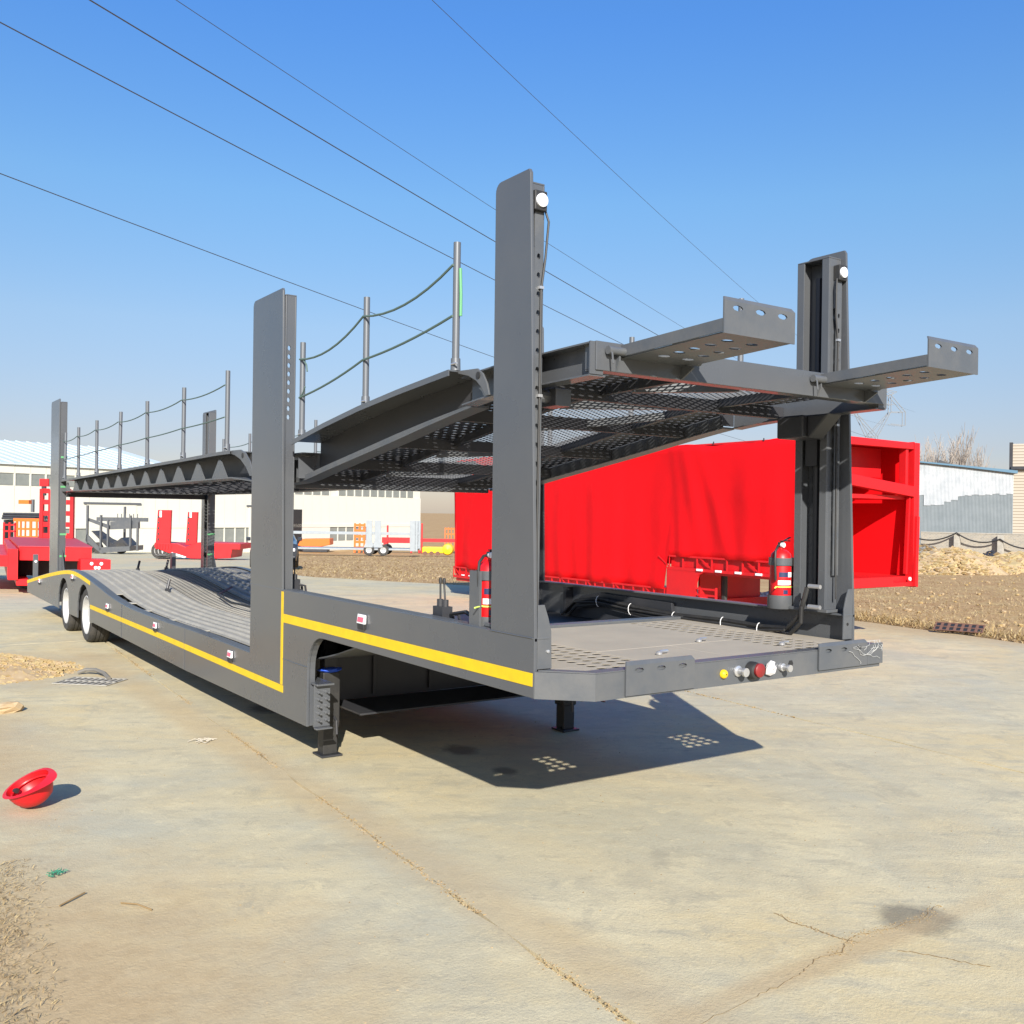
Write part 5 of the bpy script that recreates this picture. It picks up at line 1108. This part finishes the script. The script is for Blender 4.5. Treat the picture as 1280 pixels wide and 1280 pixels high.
def blades(name, n, place, size, mats, label, cat, seed, flatness=.35):
    rr = random.Random(seed); g = MB()
    for i in range(n):
        p = place(rr)
        if p is None: continue
        x, y, z = p; l_ = rr.uniform(*size); a = rr.uniform(0, 2*PI); e = rr.uniform(0, flatness); w_ = l_*rr.uniform(.025, .07); g.cur = rr.randrange(len(mats))
        d = Vector((math.cos(a)*math.cos(e), math.sin(a)*math.cos(e), math.sin(e)))*l_; s_ = Vector((-math.sin(a), math.cos(a), .3))*w_
        b = Vector((x, y, z+rr.uniform(0, .012))); c = b+d*.5+Vector((0, 0, l_*rr.uniform(0, .2)))
        g.add([b-s_, b+s_, c+s_, c-s_, b+d], [(0, 1, 2, 3), (3, 2, 4)])
    o = g.build(name, mats, recalc=False); tag(o, label, cat, kind='stuff'); return o
# sand patch lower left, with the litter on it
def sand_h(x, y):
    d = (-1.60-.02*y if y < 1.0 else -1.62-.55*(y-1.0)) - x
    e = d*.03+(vnoise(x*1.6, y*1.6, 4)-.5)*.035+(vnoise(x*7, y*7, 5)-.5)*.012
    tr = 0
    for c in (-1.95, -1.86, -1.80, -1.70): 
        u = abs(x-(c-.10*y+.01*math.sin(y*5))); tr -= .011*math.exp(-(u/.011)**2) if y < .95 else 0
    return min(.04, e-.012)+tr
g = MB(); nx, ny = 150, 230; V = []
for j in range(ny+1):
    for i in range(nx+1): x = -3.2+2.2*i/nx; y = -1.2+4.6*j/ny; V.append((x, y, sand_h(x, y)))
g.add(V, [(j*(nx+1)+i, j*(nx+1)+i+1, (j+1)*(nx+1)+i+1, (j+1)*(nx+1)+i) for j in range(ny) for i in range(nx) if max(V[j*(nx+1)+i][2], V[(j+1)*(nx+1)+i+1][2]) > -.012])
tag(g.build('sand_patch', SAND, smooth=True), kind='structure')
def pl(rr):
    x, y = rr.uniform(-2.9, -1.85), rr.uniform(-.6, 1.75); d = (-2.07+.10*y)-x
    if rr.random() > min(1, max(.0, .04+d*3.2)): return None
    return (x, y, max(0, sand_h(x, y)))
blades('straw_litter', 30000, pl, (.006, .032), [STRAW1, STRAW2, STRAW3, STRAW2], 'dry straw litter in the lower left corner', 'straw', 31, .5)
rr = random.Random(9); g = MB()
for i in range(26):
    p = pl(rr)
    if p: g.blob((p[0], p[1], p[2]+.01), rr.uniform(.012, .04), (1.3, 1, .6), rr, 6, 4)
tag(g.build('sand_stones', [CHIP]), 'small tan stones among the straw litter', 'stones', kind='stuff')
for (a, b, lab) in (((-1.93, .98, .012), (-1.80, 1.08, .014), 'thin dry stick lying on the sand, left of two'), ((-1.68, .88, .006), (-1.58, .72, .006), 'thin pale stick lying on the sand, right of two')):
    g = MB(); g.tube([a, ((a[0]+b[0])/2+.004, (a[1]+b[1])/2, .015), b], .004, 5); tag(g.build('dry_stick', STRAW2), lab, 'stick')
g = MB(); rr = random.Random(14)
for i in range(40): x, y = -1.87+rr.gauss(0, .02), 1.42+rr.gauss(0, .025); g.tube([(x, y, .012), (x+rr.uniform(-.03, .03), y+rr.uniform(-.03, .03), .02)], .002, 3)
tag(g.build('green_scrap', mat('green plastic', (.04, .22, .13), .5)), 'small green plastic scrap on the sand at lower left', 'scrap')
# crumbs of soil along the joints
g = MB(); rr = random.Random(41); CR = [CHIP, STRAW3, STRAW2]
def crumbs(fn, n, sp, r0=.003, r1=.012):
    for i in range(n):
        t = rr.random(); x, y, wgt = fn(t)
        if vnoise(x*2.1+3, y*2.1, 8) < wgt: continue
        g.cur = rr.randrange(3); x += rr.gauss(0, sp); y += rr.gauss(0, sp); g.blob((x, y, .001), rr.uniform(r0, r1), (1.2, 1, .6), rr, 4, 3)
crumbs(lambda t: (-.31+SK*(-1.3+11*t), -1.3+11*t, .40), 2200, .016, .0015, .006)
CRK = [(-.36, -1.42), (-.12, -1.39), (.2, -1.365), (.45, -1.34), (.62, -1.285), (.77, -1.30), (.95, -1.225), (1.15, -1.265), (1.42, -1.285), (1.62, -1.22)]
def crk(t):
    u = t*(len(CRK)-1); i = min(int(u), len(CRK)-2); u -= i; return (CRK[i][0]*(1-u)+CRK[i+1][0]*u, CRK[i][1]*(1-u)+CRK[i+1][1]*u, .42)
crumbs(crk, 700, .020, .001, .0034)
crumbs(lambda t: (4.45+SK*(-1+6*t), -1+6*t, .6), 300, .012)
crumbs(lambda t: (.86+.03*t, -.9-.38*t, .45), 90, .01, .0012, .0035)
crumbs(lambda t: (rr.uniform(-2, 6), rr.uniform(-1.5, 6), 0), 420, .1, .002, .005)
tag(g.build('soil_crumbs', CR, recalc=False), 'dry soil crumbs along the concrete joints', 'soil', kind='stuff')
# hairline crack
for cpts, lab in (([(.86, -.86), (.84, -.98), (.87, -1.08), (.88, -1.2), (.93, -1.30)], 'thin crack branching up from the broken joint, near centre right'), (CRK, 'long broken joint'), ([(1.0, -1.42), (1.07, -1.52), (1.12, -1.62), (1.2, -1.75)], 'thin crack running down from the broken joint at lower right')):
    g = MB(); rr = random.Random(5); R_ = []
    dense = []
    for (a, b) in zip(cpts, cpts[1:]):
        for i in range(8): t = i/8; dense.append((a[0]+(b[0]-a[0])*t+rr.gauss(0, .004), a[1]+(b[1]-a[1])*t+rr.gauss(0, .004)))
    for x, y in dense: w_ = rr.uniform(.0015, .004); R_.append([(x-w_, y, .002), (x+w_, y, .002), (x+w_, y, .0012), (x-w_, y, .0012)])
    g.rings(R_); o = g.build('concrete_crack', STRAW2, yard)
# straw over the dirt field
def far_pl(rr):
    px, py = rr.uniform(1066, 1300), 803-(803-698)*rr.random()**.6; p = gp(px, py)
    if p.x < lerp(EDGE, p.y)+.1: return None
    return (p.x, p.y, p.z-.05)
blades('field_straw', 16000, far_pl, (.03, .11), [STRAW1, STRAW3, CHIP, STRAW1], 'pale straw scattered over the dirt field at right', 'straw', 51, .6)
def edge_pl(rr):
    y = rr.uniform(2.5, 11); x = lerp(EDGE, y)+.15+abs(rr.gauss(0, .5))
    return (x, y, -.02)
blades('edge_straw', 5000, edge_pl, (.04, .16), [STRAW1, STRAW3, STRAW2], 'dense straw along the edge of the concrete at right', 'straw', 52, 1.0)
def mid_pl(rr):
    px, py = rr.uniform(355, 585), 730-(730-694)*rr.random()**.55; p = gp(px, py)
    if p.x < lerp(EDGE, p.y)+.1: return None
    return (p.x, p.y, p.z-.06)
blades('field_straw', 9000, mid_pl, (.06, .22), [STRAW1, STRAW3, CHIP, STRAW1], 'straw strewn on the dirt before the white car carrier', 'straw', 53, .5)
g = MB(); rr = random.Random(61)
for i in range(170):
    px, py = rr.uniform(1066, 1290), rr.uniform(705, 800); p = gp(px, py)
    if p.x < lerp(EDGE, p.y)+.3: continue
    g.cur = rr.randrange(2); g.blob((p.x, p.y, p.z-.04), rr.uniform(.015, .06), (1.3, 1, .6), rr, 5, 4)
tag(g.build('field_stones', [CHIP, STRAW3], recalc=False), 'scattered stones on the dirt field at right', 'stones', kind='stuff')
# scraps on the concrete
for (x, y, lab) in ((-.35, 3.9, 'scrap of pale paper left of the long joint'), (6.2, .6, 'small tangle of wire on the concrete at far right')):
    g = MB(); rr = random.Random(int(x*10)); 
    for i in range(7): g.tube([(x+rr.gauss(0, .05), y+rr.gauss(0, .04), .006), (x+rr.gauss(0, .05), y+rr.gauss(0, .04), .02), (x+rr.gauss(0, .06), y+rr.gauss(0, .04), .006)], .004, 4)
    tag(g.build('scrap', STONE if x < 0 else GALV), lab, 'scrap')
